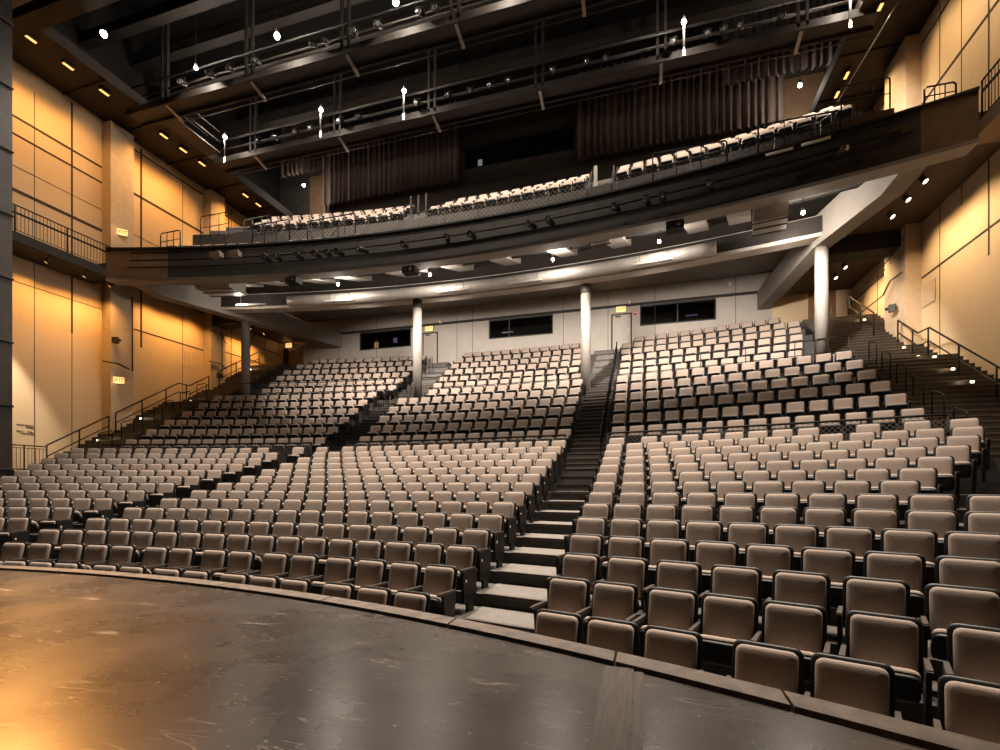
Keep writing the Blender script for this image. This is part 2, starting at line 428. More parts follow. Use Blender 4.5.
# lists of runs: (row key, row no, X start, X end, count, left end, right end, block)
RUNS = []
def run(k, n, x0, x1, cnt=None, le='arm', re='arm', block='middle', pitch=.57): RUNS.append((k, n, x0, x1, cnt, le, re, block, pitch))
for a in [(-10.55,-8.88,3),(-8.62,-7.48,2),(-7.30,-6.15,2),(-5.97,-4.26,3),(-4.09,-2.36,3)]: run('r', 1, a[0], a[1], a[2], block='middle')
for a in [(-1.08,.52,3),(.70,1.73,2),(1.86,3.02,2)]: run('r', 1, a[0], a[1], a[2], block='near')
for a in [(-12.80,-11.78,2),(-11.63,-10.44,2),(-10.32,-8.6,3),(-8.42,-7.27,2),(-7.13,-5.98,2),(-5.85,-4.70,2),(-4.60,-2.29,4)]: run('r', 2, a[0], a[1], a[2], block='middle')
for a in [(-1.07,-.03,2),(.04,1.56,3),(1.66,2.15,1),(2.22,3.34,2)]: run('r', 2, a[0], a[1], a[2], block='near')
CL = {3:-11.77,4:-11.56,5:-11.54,6:-11.45,7:-11.41,8:-11.39,9:-11.35,10:-11.31,11:-11.28,12:-11.21,13:-11.13}
LR = {4:-12.88,5:-12.79,6:-12.69,7:-12.67,8:-12.62,9:-12.59,10:-12.56,11:-12.50,12:-12.45,13:-12.43}
LL = {4:-14.02,5:-15.06,6:-16.12,7:-17.14,8:-17.67,9:-18.66,10:-19.17,11:-19.66,12:-20.08,13:-20.46}
RR = {3:2.94,4:3.29,5:3.68,6:4.2,7:4.6,8:4.04,9:4.55,10:5.07,11:5.61,12:6.07,13:6.46}
for n in range(3, 14):
    run('r', n, CL[n], -2.27, block='middle', le='end', re='end')
    if n in LR: run('r', n, LL[n], LR[n], block='far', re='end', le='arm' if n < 8 else 'end')
    run('r', n, -1.05, RR[n], block='near', le='end', re='arm' if n < 8 else 'end')
for a in [(-20.71,-14.01,None,'far'),(-12.40,-12.39,-1,'far'),(-10.52,-2.25,None,'middle'),(-.98,-.50,1,'near'),(-.1,4.15,None,'near'),(6.25,6.73,1,'near')]:
    if a[2] != -1: run('r', 14, a[0], a[1], a[2], block=a[3])
LOW = [(-13.54,'far'),(-12.15,'far'),(4.99,'near'),(5.79,'near')]; run('r', 14, -11.52, -11.02, 1, block='far')
mLL=[-20.96,-21.01,-21.08,-21.12,-21.16,-21.2]; mLR=[-12.23,-12.28,-12.34,-12.44,-12.51,-12.55]; mCL=[-10.84,-10.90,-11.0,-11.04,-11.08,-11.12]
mCR=[-2.31,-2.36,-2.40,-2.40,-2.43,-2.45]; mRL=[-1.05,-1.07,-1.07,-1.10,-1.11,-1.12]; mRR=[6.79,6.82,6.84,6.86,6.88,6.9]
uLL=[-19.5,-19.8,-20.1,-20.4,-20.3,-20.0]; uLR=[-12.08,-12.17,-12.28,-12.42,-12.5,-12.6]; uCL=[-10.2,-10.25,-10.36,-10.37,-10.45,-10.27]
uCR=[-2.65,-2.9,-2.9,-3.0,-3.1,-3.34]; uRL=[-1.09,-1.07,-1.07,-1.11,-1.11,-.48]; uRR=[5.84,6.10,6.36,6.55,6.75,6.2]
for i in range(6):
    for k, a in (('m', (mLL, mLR, mCL, mCR, mRL, mRR)), ('u', (uLL, uLR, uCL, uCR, uRL, uRR))):
        run(k, i+1, a[0][i], a[1][i], block='far', le='end', re='end'); run(k, i+1, a[2][i], a[3][i], block='middle', le='end', re='end')
        run(k, i+1, a[4][i], a[5][i], block='near', le='end', re='end')
RD = {(k, n): (R, Z) for k, n, R, Z in ROWS}
SEATS = []
for k, n, x0, x1, cnt, le, re, block, pitch in RUNS:
    a, b = CEN[k]; R, Z = RD[(k, n)]
    t0, t1 = asin((x0-a)/R), asin((x1-a)/R)
    c = cnt or max(1, round((t1-t0)*R/pitch))
    Rs = R-.225
    for i in range(c):
        t = t0+(i+.5)*(t1-t0)/c
        SEATS.append(dict(k=k, n=n, x=a+Rs*sin(t), y=b+Rs*cos(t), z=zf(Z), rz=-t, block=block, le=le if i == 0 else 'arm', re=re if i == c-1 else None, low=0))
for x, bl in LOW:
    a, b = CEN['r']; R, Z = RD[('r', 14)]; t = asin((x-a)/R); Rs = R-.225-.10
    SEATS.append(dict(k='r', n=14, x=a+Rs*sin(t), y=b+Rs*cos(t), z=zf(Z), rz=-t, block=bl, le='arm', re='arm', low=1))
cs, sn = cos(.284), sin(.284)
for s in SEATS:
    D = s['y']*cs-s['x']*sn; xx = s['x']*cs+s['y']*sn; s['D'] = D; s['u'] = 500+491.75*xx/D
    s['size'] = 1/D if -12 < s['u'] < 1012 else 1/D-1
# order inside each row block, for the labels
from collections import defaultdict
byrow = defaultdict(list)
for s in SEATS: byrow[(s['k'], s['n'], s['block'])].append(s)
for key, L in byrow.items():
    L.sort(key=lambda s: s['x'], reverse=(key[2] != 'near'))
    for i, s in enumerate(L): s['i'] = i+1
COLS = [(-20.2, 21.2), (-10.4, 21.5), (-2.45, 21.95), (6.2, 20.4)]
SEATS = [s for s in SEATS if all((s['x']-a)**2+(s['y']+.1-b)**2 > .55**2 for a, b in COLS)]
SEATS.sort(key=lambda s: -s['size'])
NEAR = SEATS[:300]
WHERE = {'near': 'right of the bright stepped aisle', 'middle': 'left of the bright stepped aisle', 'far': 'left of the far dark aisle'}
for s in NEAR:
    row = 'front row' if s['n'] == 1 else ORD[s['n']]+' row'
    lab = 'taupe folding theatre seat, %s, %s seat %s' % (row, ORD[s['i']], WHERE[s['block']])
    make_seat((s['x'], s['y'], s['z']), s['rz'], lab, 'taupe theatre seats facing the stage', s['le'], s['re'])
far = MB()
import array
# balcony rows (centre, radius, height of back top above camera)
BC = (-7.0, -35.0)
BROWS = [(53.75, 10.75, [(-20.6, -16.2), (-15.0, -10.9)]), (56.3, 13.05, [(-18.6, -10.9), (-9.6, -2.3), (-1.1, 6.9)]), (57.25, 13.72, [(-19.0, -11.2), (-9.3, -2.3), (-1.1, 7.0)]), (58.2, 14.4, [(-19.2, -11.2), (-9.0, -2.3), (-1.1, 7.0)])]
extra = []
for R, Z, spans in BROWS:
    for x0, x1 in spans:
        t0, t1 = asin((x0-BC[0])/R), asin((x1-BC[0])/R); c = max(1, round((t1-t0)*R/.58)); Rs = R-.225
        for i in range(c):
            t = t0+(i+.5)*(t1-t0)/c
            extra.append(dict(x=BC[0]+Rs*sin(t), y=BC[1]+Rs*cos(t), z=zf(Z), rz=-t, le='end' if i == 0 else 'arm', re='end' if i == c-1 else None))
for s in SEATS[300:]+extra:
    T = Matrix.Translation((s['x'], s['y'], s['z'])) @ Matrix.Rotation(s['rz'], 4, 'Z')
    far.add(FT[(s['le'], s['re'])], T)
fo = far.build('theatre_seating', ['fabric', 'shell']); fo['kind'] = 'stuff'
tag(fo, 'rows of small taupe theatre seats climbing behind the front rows and on the balcony', 'seat', 'taupe theatre seats facing the stage')

# ------------------------------------------------------------------ rails
def rail_thing(name, label, cat, path, posts, h, lowers=(.55,), r=.03, group=None, base=None):
    """path: floor points; a top rail h above them, further rails at the given heights, uprights at the listed fractions"""
    o = thing(name, label, cat, path[0], 0, group)
    P = [Vector(p)-Vector(path[0]) for p in path]
    MB().tube([p+Vector((0,0,h)) for p in P], r).build('top_rail', 'rail', o)
    for l in lowers: MB().tube([p+Vector((0,0,l)) for p in P], r*.8).build('lower_rail', 'rail', o)
    L = [0]
    for a, b in zip(P, P[1:]): L.append(L[-1]+(b-a).length)
    for q in posts:
        d = q*L[-1]; i = max(j for j in range(len(P)-1) if L[j] <= d+1e-9); f = (d-L[i])/max(L[i+1]-L[i], 1e-6); p = P[i].lerp(P[i+1], f)
        MB().tube([p, p+Vector((0,0,h))], r*.95).build('post', 'rail', o)
    return o
def hoop(label, x, y, z, L, ang, h=.92, group=None, name='aisle_handrail'):
    o = thing(name, label, 'handrail', (x, y, z), ang, group)
    MB().tube([(0,0,0),(0,0,h-.05),(0,.05,h)], .02).build('post', 'rail', o)
    MB().tube([(0,.05,h),(0,L-.05,h+.16)], .02).build('top_rail', 'rail', o)
    MB().tube([(0,L-.05,h+.16),(0,L,h+.10),(0,L,.2)], .02).build('post', 'rail', o)
    return o
RX, LX = 9.12, -23.08
def sl(x, ys): return [(x, y, stair_z(y)) for y in ys]
rail_thing('wall_handrail', 'black stair handrail with kink along the right wall, lower length', 'handrail', sl(RX, [14.2, 16.8, 19.7, 20.4, 21.8]), [0, .3, .52, .74, .86, 1], 1.0)
rail_thing('wall_handrail', 'black stair handrail at the top of right wall stairs, behind pilaster', 'handrail', sl(RX-.35, [22.9, 24.2, 25.3]), [0, .5, 1], 1.0)
rail_thing('wall_handrail', 'black stair handrail climbing the left wall below exit sign, middle length', 'handrail', sl(LX, [16.6, 18.2, 19.75, 20.4, 21.6]), [0, .25, .5, .72, 1], 1.0)
rail_thing('wall_handrail', 'black stair handrail at foot of left wall stairs', 'handrail', sl(LX, [13.9, 15.0, 16.3]), [0, .5, 1], 1.0)
rail_thing('wall_handrail', 'black stair handrail on upper left wall stairs behind round column', 'handrail', sl(LX, [22.3, 23.6, 25.3]), [0, .4, 1], 1.0)
# guard with pickets at the foot of the left stairs
o = thing('guard_railing', 'black picket guard railing at foot of left wall beside dark tower', 'railing', (LX, 12.4, .55+H))
MB().tube([(0,0,1.0),(0,1.5,1.0)], .022).build('top_rail', 'rail', o); MB().tube([(0,0,.08),(0,1.5,.08)], .016).build('lower_rail', 'rail', o); MB().tube([(0,0,.9),(0,1.5,.9)], .012).build('lower_rail', 'rail', o)
for i in range(13):
    MB().tube([(0,i*.125,.08),(0,i*.125,.9)], .008, 4).build('picket', 'rail', o)
for y in (0, .75, 1.5): MB().tube([(0,y,0),(0,y,1.0)], .024).build('post', 'rail', o)
# aisle handrails standing at row ends
for i in range(6):
    R, Z = RD[('m', i+1)]; x = 7.35; y = arcY(*CEN['m'], R-.45, 6.9)
    hoop('black looped handrail on right wall stairs, %s from the bottom' % ORD[i+1], x, y, stair_z(y), .55, 0, group='looped handrails on the right stairs')
    y2 = arcY(*CEN['m'], R-.45, -21.4)
    hoop('black looped handrail on left wall stairs, %s from the bottom' % ORD[i+1], -21.7, y2, stair_z(y2), .55, 0, group='looped handrails on the left stairs')
for k in 'mu':
    for i in range(6):
        R, Z = RD[(k, i+1)]
        if k == 'u' and i > 4: continue
        where = 'mid bank' if k == 'm' else 'rear bank'
        x = -1.33; y = arcY(*CEN[k], R-.5, x)
        hoop('thin black handrail beside bright stepped aisle, %s row end of %s' % (ORD[i+1], where), x, y, zf(Z)+.01, .45, 0, .85, 'handrails along the middle aisle')
        x = LR.get(4) and (-12.0 if k == 'm' else -11.85); y = arcY(*CEN[k], R-.5, x)
        hoop('thin black handrail in far dark aisle, %s row end of %s' % (ORD[i+1], where), x, y, zf(Z)+.01, .45, 0, .85, 'handrails along the far aisle')

def mesh_guard(name, label, a, b, R, z0, z1, X0, X1, cell=.13, group=None, posts=1.6, wire='wire'):
    """curved guard: cap rail, posts and a diamond wire infill (one mesh)"""
    o = thing(name, label, 'railing', (X0, arcY(a, b, R, X0), z0), 0, group)
    off = Vector((X0, arcY(a, b, R, X0), z0))
    t0, t1 = asin((X0-a)/R), asin((X1-a)/R); L = (t1-t0)*R; h = z1-z0
    def P(s, z): 
        t = t0+s/R; return Vector((a+R*sin(t), b+R*cos(t), z0+z))-off
    n = max(2, int(L/.8)+1)
    MB().tube([P(L*i/(n-1), h) for i in range(n)], .03).build('top_rail', 'rail', o)
    MB().tube([P(L*i/(n-1), .04) for i in range(n)], .018).build('lower_rail', 'rail', o)
    np_ = max(2, int(L/posts)+1)
    for i in range(np_): MB().tube([P(L*i/(np_-1), 0), P(L*i/(np_-1), h)], .022).build('post', 'rail', o)
    w = MB(); s = -h
    while s < L:
        for d in (1, -1):
            p0, p1 = (s, 0), (s+h, h)
            if d < 0: p0, p1 = (s+h, 0), (s, h)
            lo, hi = sorted((p0[0], p1[0]))
            if hi <= 0 or lo >= L: continue
            def clampz(sv): return p0[1]+(p1[1]-p0[1])*(sv-p0[0])/(p1[0]-p0[0])
            a0, a1 = max(lo, 0), min(hi, L)
            w.tube([P(a0, clampz(a0)), P(a1, clampz(a1))], .008, 4)
        s += cell
    w.build('mesh_panel', wire, o)
    return o
zm = ZS[('m', 1)]; z14 = ZS[('r', 14)]
Rg = 46.44-.72-.06
for X0, X1, lab in ((-21.1, -12.4, 'low curved mesh guard rail in front of the far mid block'), (-10.9, -2.45, 'low curved mesh guard rail in front of the middle mid block'), (-1.1, 6.8, 'low curved mesh guard rail in front of the near mid block')):
    mesh_guard('mesh_railing', lab, *CEN['m'], Rg, z14, zm+.60, X0, X1)
zu = ZS[('u', 1)]; Ru = 52.06-.74-.06
for X0, X1, lab in ((-21.0, -12.3, 'thin curved cross-aisle rail behind the far mid block'), (-11.0, -2.5, 'thin curved cross-aisle rail behind the middle mid block'), (-1.0, 6.9, 'thin curved cross-aisle rail behind the near mid block')):
    n = 9; path = [(x, arcY(*CEN['u'], Ru, x), ZS[('m', 6)]) for x in lin(X0, X1, n)]
    rail_thing('cross_aisle_rail', lab, 'railing', path, lin(0, 1, 6), zu-ZS[('m', 6)]+1.0, (zu-ZS[('m', 6)]+.5,), .018)

# ------------------------------------------------------------------ walls
def W(z): return z+H
mb = MB(); mb.box(XL-.3, XL, -9, YB+.3, -1.5, W(16.9)); mb.box(XL-.3, XL, -9, YB+.3, W(16.9), W(23), 1); struct(mb.build('wall_left', ['wallwood', 'ceil']))
mb = MB(); mb.box(XR, XR+.3, -9, YB+.3, -1.5, W(16.9)); mb.box(XR, XR+.3, -9, YB+.3, W(16.9), W(23), 1); struct(mb.build('wall_right', ['wallwood_r', 'ceil']))
def holes_wall(mb, x0, x1, z0, z1, y0, y1, holes, m=0):
    xs = sorted({x0, x1, *[h[0] for h in holes], *[h[1] for h in holes]}); zs = sorted({z0, z1, *[h[2] for h in holes], *[h[3] for h in holes]})
    for a, b in zip(xs, xs[1:]):
        for c, d in zip(zs, zs[1:]):
            cx, cz = (a+b)/2, (c+d)/2
            if any(h[0] < cx < h[1] and h[2] < cz < h[3] for h in holes): continue
            mb.box(a, b, y0, y1, c, d, m)
WIN = [(-17.61, -13.98), (-8.86, -5.0), (-.19, 3.66)]
WZ = (W(8.72), W(9.84)); UWIN = (-10.4, -3.75, W(19.1), W(20.4))
mb = MB()
holes_wall(mb, -21.75, 6.3, 4, W(10.9), YB, YB+.25, [(a, b, *WZ) for a, b in WIN], 0)
struct(mb.build('wall_back', 'backwall'))
mb = MB(); holes_wall(mb, XL, XR, W(10.9), W(23), YB, YB+.25, [UWIN], 0); struct(mb.build('wall_back_upper', 'darkwall'))
mb = MB(); mb.box(XL, -21.75, YB, YB+.25, 4, W(10.9)); struct(mb.build('wall_back_left', 'wallwood'))
mb = MB(); mb.box(6.3, XR, YB, YB+.25, 4, W(10.9)); struct(mb.build('wall_back_right', 'wallwood_r'))
# dark picture strip and panel joints of the rear wall
mb = MB(); mb.box(-21.75, 6.3, YB-.05, YB-.003, W(9.86), W(10.0)); struct(mb.build('trim_40', 'soffitdark'))
mb = MB()
for x in (-19.2, -16.4, -13.5, -10.9, -9.9, -4.4, -1.9, .6, 4.6): mb.box(x-.012, x+.012, YB-.006, YB-.001, 6, W(10.9))
struct(mb.build('trim_41', 'reveal'))
# control rooms behind the windows
def booth(name, x0, x1, z0, z1, d=2.2):
    mb = MB(); y0 = YB+.25
    mb.box(x0-.3, x1+.3, y0+d, y0+d+.1, z0-.6, z1+.3); mb.box(x0-.4, x0-.3, y0, y0+d, z0-.6, z1+.3); mb.box(x1+.3, x1+.4, y0, y0+d, z0-.6, z1+.3)
    mb.box(x0-.4, x1+.4, y0, y0+d+.1, z1+.3, z1+.4); mb.box(x0-.4, x1+.4, y0, y0+d+.1, z0-.7, z0-.6)
    return struct(mb.build(name, 'black'))
def window(name, x0, x1, z0, z1, mull=()):
    mb = MB(); f = .06; y0, y1 = YB-.03, YB+.10
    mb.box(x0, x1, y0, y1, z0, z0+f); mb.box(x0, x1, y0, y1, z1-f, z1); mb.box(x0, x0+f, y0, y1, z0, z1); mb.box(x1-f, x1, y0, y1, z0, z1)
    for x in mull: mb.box(x-.03, x+.03, y0, y1, z0, z1)
    fr = struct(mb.build(name, 'iron'))
    g = MB(); g.box(x0+f, x1-f, YB+.03, YB+.045, z0+f, z1-f); g.build('window_pane', 'glass', fr)
    return fr
for i, ((a, b), mull) in enumerate(zip(WIN, ([], [-7.6], [1.75]))):
    booth('wall_booth_%d' % (i+1), a, b, *WZ); window('window_%d' % (i+1), a, b, *WZ, mull)
booth('wall_booth_4', UWIN[0], UWIN[1], UWIN[2], UWIN[3]); window('window_4', *UWIN, [])
def booth_item(name, x, y, z, sx, sz, m, lab, cat):
    o = thing(name, lab, cat, (x, y, z))
    MB().box(-sx/2-.03, sx/2+.03, 0, .2, -sz/2-.03, sz/2+.03).build('housing', 'iron', o)
    MB().box(-sx/2, sx/2, -.012, -.001, -sz/2, sz/2).build('lit_screen', m, o)
booth_item('control_screen', -17.0, 29.0, W(9.22), .3, .55, 'booth2', 'small amber lit console seen through far control window', 'screen')
booth_item('control_screen', -15.6, 29.0, W(9.5), .28, .3, 'booth1', 'violet lit screen seen through far control window', 'screen')
booth_item('control_screen', -8.1, 29.4, W(9.5), .7, .06, 'booth3', 'faint white strip light seen through the middle control window', 'lamp')
booth_item('control_screen', .95, 29.3, W(9.05), .1, .1, 'booth3', 'small white work lamp glowing behind near control window', 'lamp')
booth_item('control_screen', 2.9, 29.3, W(9.05), .9, .07, 'booth4', 'thin green lit strip behind near control window', 'screen')
booth_item('control_screen', 2.6, 29.5, W(9.55), .6, .06, 'booth1', 'thin violet lit strip behind near control window', 'screen')
booth_item('control_screen', -9.75, 29.0, W(20.0), .28, .5, 'booth3', 'white lit panel at end of the long upper control window', 'screen')
# doors
def door(name, x0, x1, z0, z1, leaf, y=YB, closer=True):
    mb = MB(); f = .07; mb.box(x0-f, x0, y-.05, y-.002, z0, z1+f); mb.box(x1, x1+f, y-.05, y-.002, z0, z1+f); mb.box(x0-f, x1+f, y-.05, y-.002, z1, z1+f)
    fr = struct(mb.build(name, 'soffitdark' if leaf == 'doorgrey' else 'dooramber'))
    MB().box(x0, x1, y-.03, y-.004, z0, z1).build('door_leaf', leaf, fr)
    h = MB(); h.box(x1-.16, x1-.12, y-.085, y-.03, z0+1.0, z0+1.3); h.build('door_handle', 'alu', fr)
    if closer: MB().box(x0+.15, x0+.45, y-.09, y-.03, z1-.12, z1-.05).build('door_closer', 'iron', fr)
    return fr
zd = ZS[('u', 6)]
door('door_1', -13.1, -12.22, zd+.35, W(9.38), 'doorgrey'); door('door_2', -1.65, -.68, zd+.35, W(9.42), 'doorgrey')
door('door_3', -23.0, -22.0, W(7.5), W(9.25), 'dooramber'); door('door_4', 8.0, 9.05, W(7.5), W(9.6), 'dooramber')
# plain black panel at the left side of the left doorway
MB().box(-23.5, -23.08, YB-.06, YB-.002, W(7.5), W(9.25)).build('wall_doorway_dark', 'black')['kind'] = 'structure'
# landings at the rear doors
for i, (x0, x1) in enumerate(((-13.9, -11.2), (-2.6, -.6))):
    mb = MB(); 
    for j in range(2): mb.box(x0, x1, 27.0+.3*j, YB, zd-.02+.175*j, zd+.175*(j+1))
    struct(mb.build('stair_landing_%d' % (i+1), 'tread_gray'))

# pilasters, reveals, panel joints of the side walls
def pil(name, x0, x1, y0, y1, z0, z1, m, grooves=True):
    mb = MB(); mb.box(x0, x1, y0, y1, z0, z1)
    return struct(mb.build(name, m))
pil('trim_pilaster_1', XL, XL+.55, 16.5, 17.55, 0, W(16.6), 'pilaster'); pil('trim_pilaster_2', XL, XL+.55, 21.9, 22.85, 2, W(16.6), 'pilaster')
pil('trim_pilaster_3', XR-.5, XR, 21.65, 23.3, 2, W(16.6), 'pilaster'); pil('trim_pilaster_4', XR-.5, XR, 15.4, 16.4, 0, W(16.6), 'pilaster')
def reveals(name, X, s, hor, ver):
    mb = MB(); a, b = (X, X+.012) if s > 0 else (X-.012, X)
    for y0, y1, z, w in hor: mb.box(a, b, y0, y1, W(z)-w/2, W(z)+w/2)
    for y, z0, z1, w in ver: mb.box(a, b, y-w/2, y+w/2, W(z0), W(z1))
    return struct(mb.build(name, 'reveal'))
hor = [(11.0, 16.5, 11.65, .13), (11.0, 16.5, 14.55, .09), (11.0, 16.5, 13.85, .08), (11, 16.5, 8.05, .03), (11, 16.5, 12.6, .02), (17.55, 21.9, 14.2, .12), (17.55, 21.9, 16.35, .07), (17.55, 21.9, 7.6, .07), (17.55, 21.9, 12.2, .02),
       (22.85, YB, 8.9, .06), (22.85, YB, 7.9, .06), (22.85, YB, 16.0, .08), (22.85, YB, 14.3, .05)]
ver = [(15.27, 6.6, 16.6, .07), (15.27, -.5, 6.6, .02), (13.9, .5, 16, .02), (17.72, 6.8, 16.6, .09), (18.33, 6.8, 16.6, .09), (20.6, 1, 16.6, .02), (23.85, 6, 16.6, .04), (25.3, 6, 16.6, .03), (26.6, 6, 16.6, .02)]
reveals('trim_21', XL, 1, hor, ver)
hor = [(16.4, 21.65, 13.95, .10), (16.4, 21.65, 16.2, .07), (16.4, 21.65, 7.6, .07), (23.3, YB, 8.95, .06), (23.3, YB, 8.1, .06), (23.3, YB, 15, .06), (8, 15.4, 13.9, .1), (8, 15.4, 11.7, .1)]
ver = [(18.0, 6.8, 16.6, .06), (20.5, 4, 16.6, .025), (19.3, 9, 16.6, .02), (23.6, 6, 16.6, .04), (25.2, 6, 16.6, .02), (16.9, 9, 16.6, .02)]
reveals('trim_22', XR, -1, hor, ver)
# ribbed acoustic grilles low on the side walls
for X, s, y0, lab in ((XR, -1, 20.75, 'pale ribbed wall grille on the right wall beside wooden pilaster'), (XL, 1, 20.6, 'faint ribbed wall grille on the left wall beside pilaster')):
    o = thing('wall_grille', lab, 'grille', (X+s*.02, y0, W(6.5)))
    mb = MB()
    for i in range(9): mb.box(-.012, .012, i*.1, i*.1+.045, 0, .75)
    mb.build('slat', 'wallwood_r' if s < 0 else 'wallwood', o)
    MB().box(-.016, -.010, -.02, .87, -.02, .77).build('backing_board', 'pilaster', o)
# conduits, junctions and loudspeakers on the pilasters
def conduit(lab, pts, ds=.03):
    tag(MB().tube(pts, ds, 6).build('wall_mounted_conduit', 'iron'), lab, 'conduit')
conduit('dark curved conduit bracket on right pilaster, lower one', [(XR-.6, 21.7, W(7.9)), (XR-.6, 22.6, W(7.95)), (XR-.6, 23.2, W(7.6))])
conduit('dark curved conduit bracket on right pilaster, upper one', [(XR-.6, 21.6, W(9.1)), (XR-.6, 22.0, W(9.2)), (XR-.6, 22.3, W(8.9)), (XR-.6, 23.3, W(8.75))], .02)
conduit('thin dark bent pipe high on the right pilaster above balcony', [(XR-.6, 21.8, W(13.0)), (XR-.6, 22.6, W(13.0)), (XR-.6, 23.1, W(12.7))])
conduit('dark curved conduit bracket on second left pilaster, lower one', [(XL+.62, 21.7, W(6.9)), (XL+.62, 22.5, W(6.95)), (XL+.62, 22.9, W(6.7))])
conduit('dark curved conduit bracket on second left pilaster, upper one', [(XL+.62, 21.7, W(8.6)), (XL+.62, 22.5, W(8.6)), (XL+.62, 22.9, W(8.2))], .02)
conduit('dark bracket pipe on first left pilaster above exit sign', [(XL+.62, 16.1, W(5.55)), (XL+.62, 16.8, W(5.6)), (XL+.62, 17.3, W(5.45))])
conduit('tall thin conduit running down first left pilaster', [(XL+.60, 17.45, W(8.9)), (XL+.60, 17.45, W(5.4))], .025)
conduit('tall thin conduit running down second left pilaster', [(XL+.60, 22.6, W(8.9)), (XL+.60, 22.6, W(6.0))], .02)
def wallspeaker(lab, x, y, z, rz):
    o = thing('wall_speaker', lab, 'loudspeaker', (x, y, z), rz)
    MB().hexa([(-.10,-.09,-.14),(.10,-.09,-.14),(.07,.09,-.13),(-.07,.09,-.13),(-.10,-.13,.14),(.10,-.13,.14),(.07,.09,.14),(-.07,.09,.14)]).build('cabinet', 'iron', o)
    MB().box(-.08, .08, -.142, -.132, -.09, .11).build('grille', 'black', o)
    MB().box(-.03, .03, .085, .2, -.05, .05).build('bracket', 'iron', o)
wallspeaker('small black loudspeaker on the right pilaster above stair rail', XR-.72, 22.2, W(6.75), 1.3)
wallspeaker('small black loudspeaker low on second left pilaster', XL+.75, 22.3, W(6.2), -1.3)
wallspeaker('small black loudspeaker on first left pilaster above exit sign', XL+.75, 16.6, W(6.6), -1.3)

# proscenium tower and header
mb = MB(); mb.box(-22.5, -19.6, 3, 10.85, 0, W(17.5)); tw = struct(mb.build('wall_proscenium_tower', 'stair'))
for i in range(9):
    z = 1.6+2.05*i
    mb = MB(); mb.tube([(-19.55, 3, z), (-19.55, 10.85, z)], .035); struct(mb.build('trim_%d' % (50+i), 'iron'))
mb = MB(); mb.box(-22.5, XR, 11.6, 12.05, W(16.15), W(16.74), 0); mb.box(-22.5, XR, 11.55, 12.1, W(16.05), W(16.15), 1); struct(mb.build('wall_header', ['ceil', 'topsoffit']))
tag(MB().tube([(-23, 10.9, W(15.9)), (-17, 11.2, W(16.5)), (-12, 11.2, W(17))], .3, 10).build('rolled_drape', 'curtain'), 'dark rolled drape along the header beside dark tower', 'drape')

# ceiling
mb = MB(); mb.box(XL-.3, XR+.3, -9, YB+.3, W(23), W(23.3)); struct(mb.build('ceiling', 'ceil'))
for i, y in enumerate([12.6, 13.6, 14.7, 15.6, 17.9, 18.8, 19.6, 21.8, 22.8, 24.0, 25.2]):
    z = 19.4 if i % 2 else 20.3
    mb = MB(); mb.box(XL, XR, y, y+.16, W(z), W(z+.55)); mb.box(XL, XR, y-.12, y+.28, W(z-.05), W(z)); struct(mb.build('beam_ceiling', 'joist'))
for sgn, x0, x1, nm in ((1, XL, -21.3, 'soffit_left'), (-1, 7.3, XR, 'soffit_right')):
    mb = MB(); mb.box(x0, x1, 11.0, YB, W(16.75), W(17.2)); struct(mb.build('ceiling_'+nm, 'topsoffit'))
    xi = x1 if sgn > 0 else x0
    for q in range(7):
        y = 12.5+2.4*q
        struct(MB().box(x0, x1, y, y+.05, W(16.68), W(16.75)).build('trim_%d' % (60+q+(10 if sgn < 0 else 0)), 'black'))

# ------------------------------------------------------------------ balcony
FR = 52.9
GL, GR = -22.3, 8.3
bf = MB(); arc_prism(bf, *BC, FR, FR+.22, W(8.95), W(10.2), GL+2.6, GR-1.1, 60, 0)
arc_prism(bf, *BC, FR, FR+.22, W(8.95), W(10.2), GL, GL+2.6, 8, 1); arc_prism(bf, *BC, FR, FR+.22, W(8.95), W(10.2), GR-1.1, GR, 6, 1)
struct(bf.build('wall_balcony_front', ['fascia', 'fasciaend']))
mb = MB(); arc_prism(mb, *BC, FR-.05, FR+.28, W(10.2), W(10.27), GL, GR, 60); struct(mb.build('trim_80', 'iron'))
mb = MB(); arc_prism(mb, *BC, FR-.03, FR+.5, W(8.84), W(8.95), GL, GR, 60); struct(mb.build('trim_81', 'soffit'))
# balcony floor and tiers
mb = MB()
arc_prism(mb, *BC, FR+.2, FR+2.25, W(9.7), W(9.87), -21.0, 7.2, 50, 1)
for i, (R, Z, sp) in enumerate(BROWS[1:]):
    arc_prism(mb, *BC, R-.78, R+.2, W(10.6), zf(Z), -21.0, 7.2, 50, 0)
arc_prism(mb, *BC, BROWS[3][0]+.2, BROWS[3][0]+2.4, W(10.6), zf(BROWS[3][1]), -21.0, 7.2, 50, 0)
mb.box(-21.0, 7.2, 24.6, YB, W(10.9), zf(BROWS[3][1])-.01, 0)
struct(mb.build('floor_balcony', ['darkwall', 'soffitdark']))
# pipes along the fascia
for j, (dz, rr) in enumerate(((9.95, .03), (9.62, .035), (9.3, .025))):
    xs = lin(GL+1.2, GR-1.6, 40)
    tag(MB().tube([(x, arcY(*BC, FR-.18-.05*j, x), W(dz)) for x in xs], rr, 6).build('lighting_pipe', 'rail'),
        '%s dark pipe running along the curved balcony front' % ('topmost', 'middle', 'lowest')[j], 'pipe', 'lighting pipes on the balcony front')
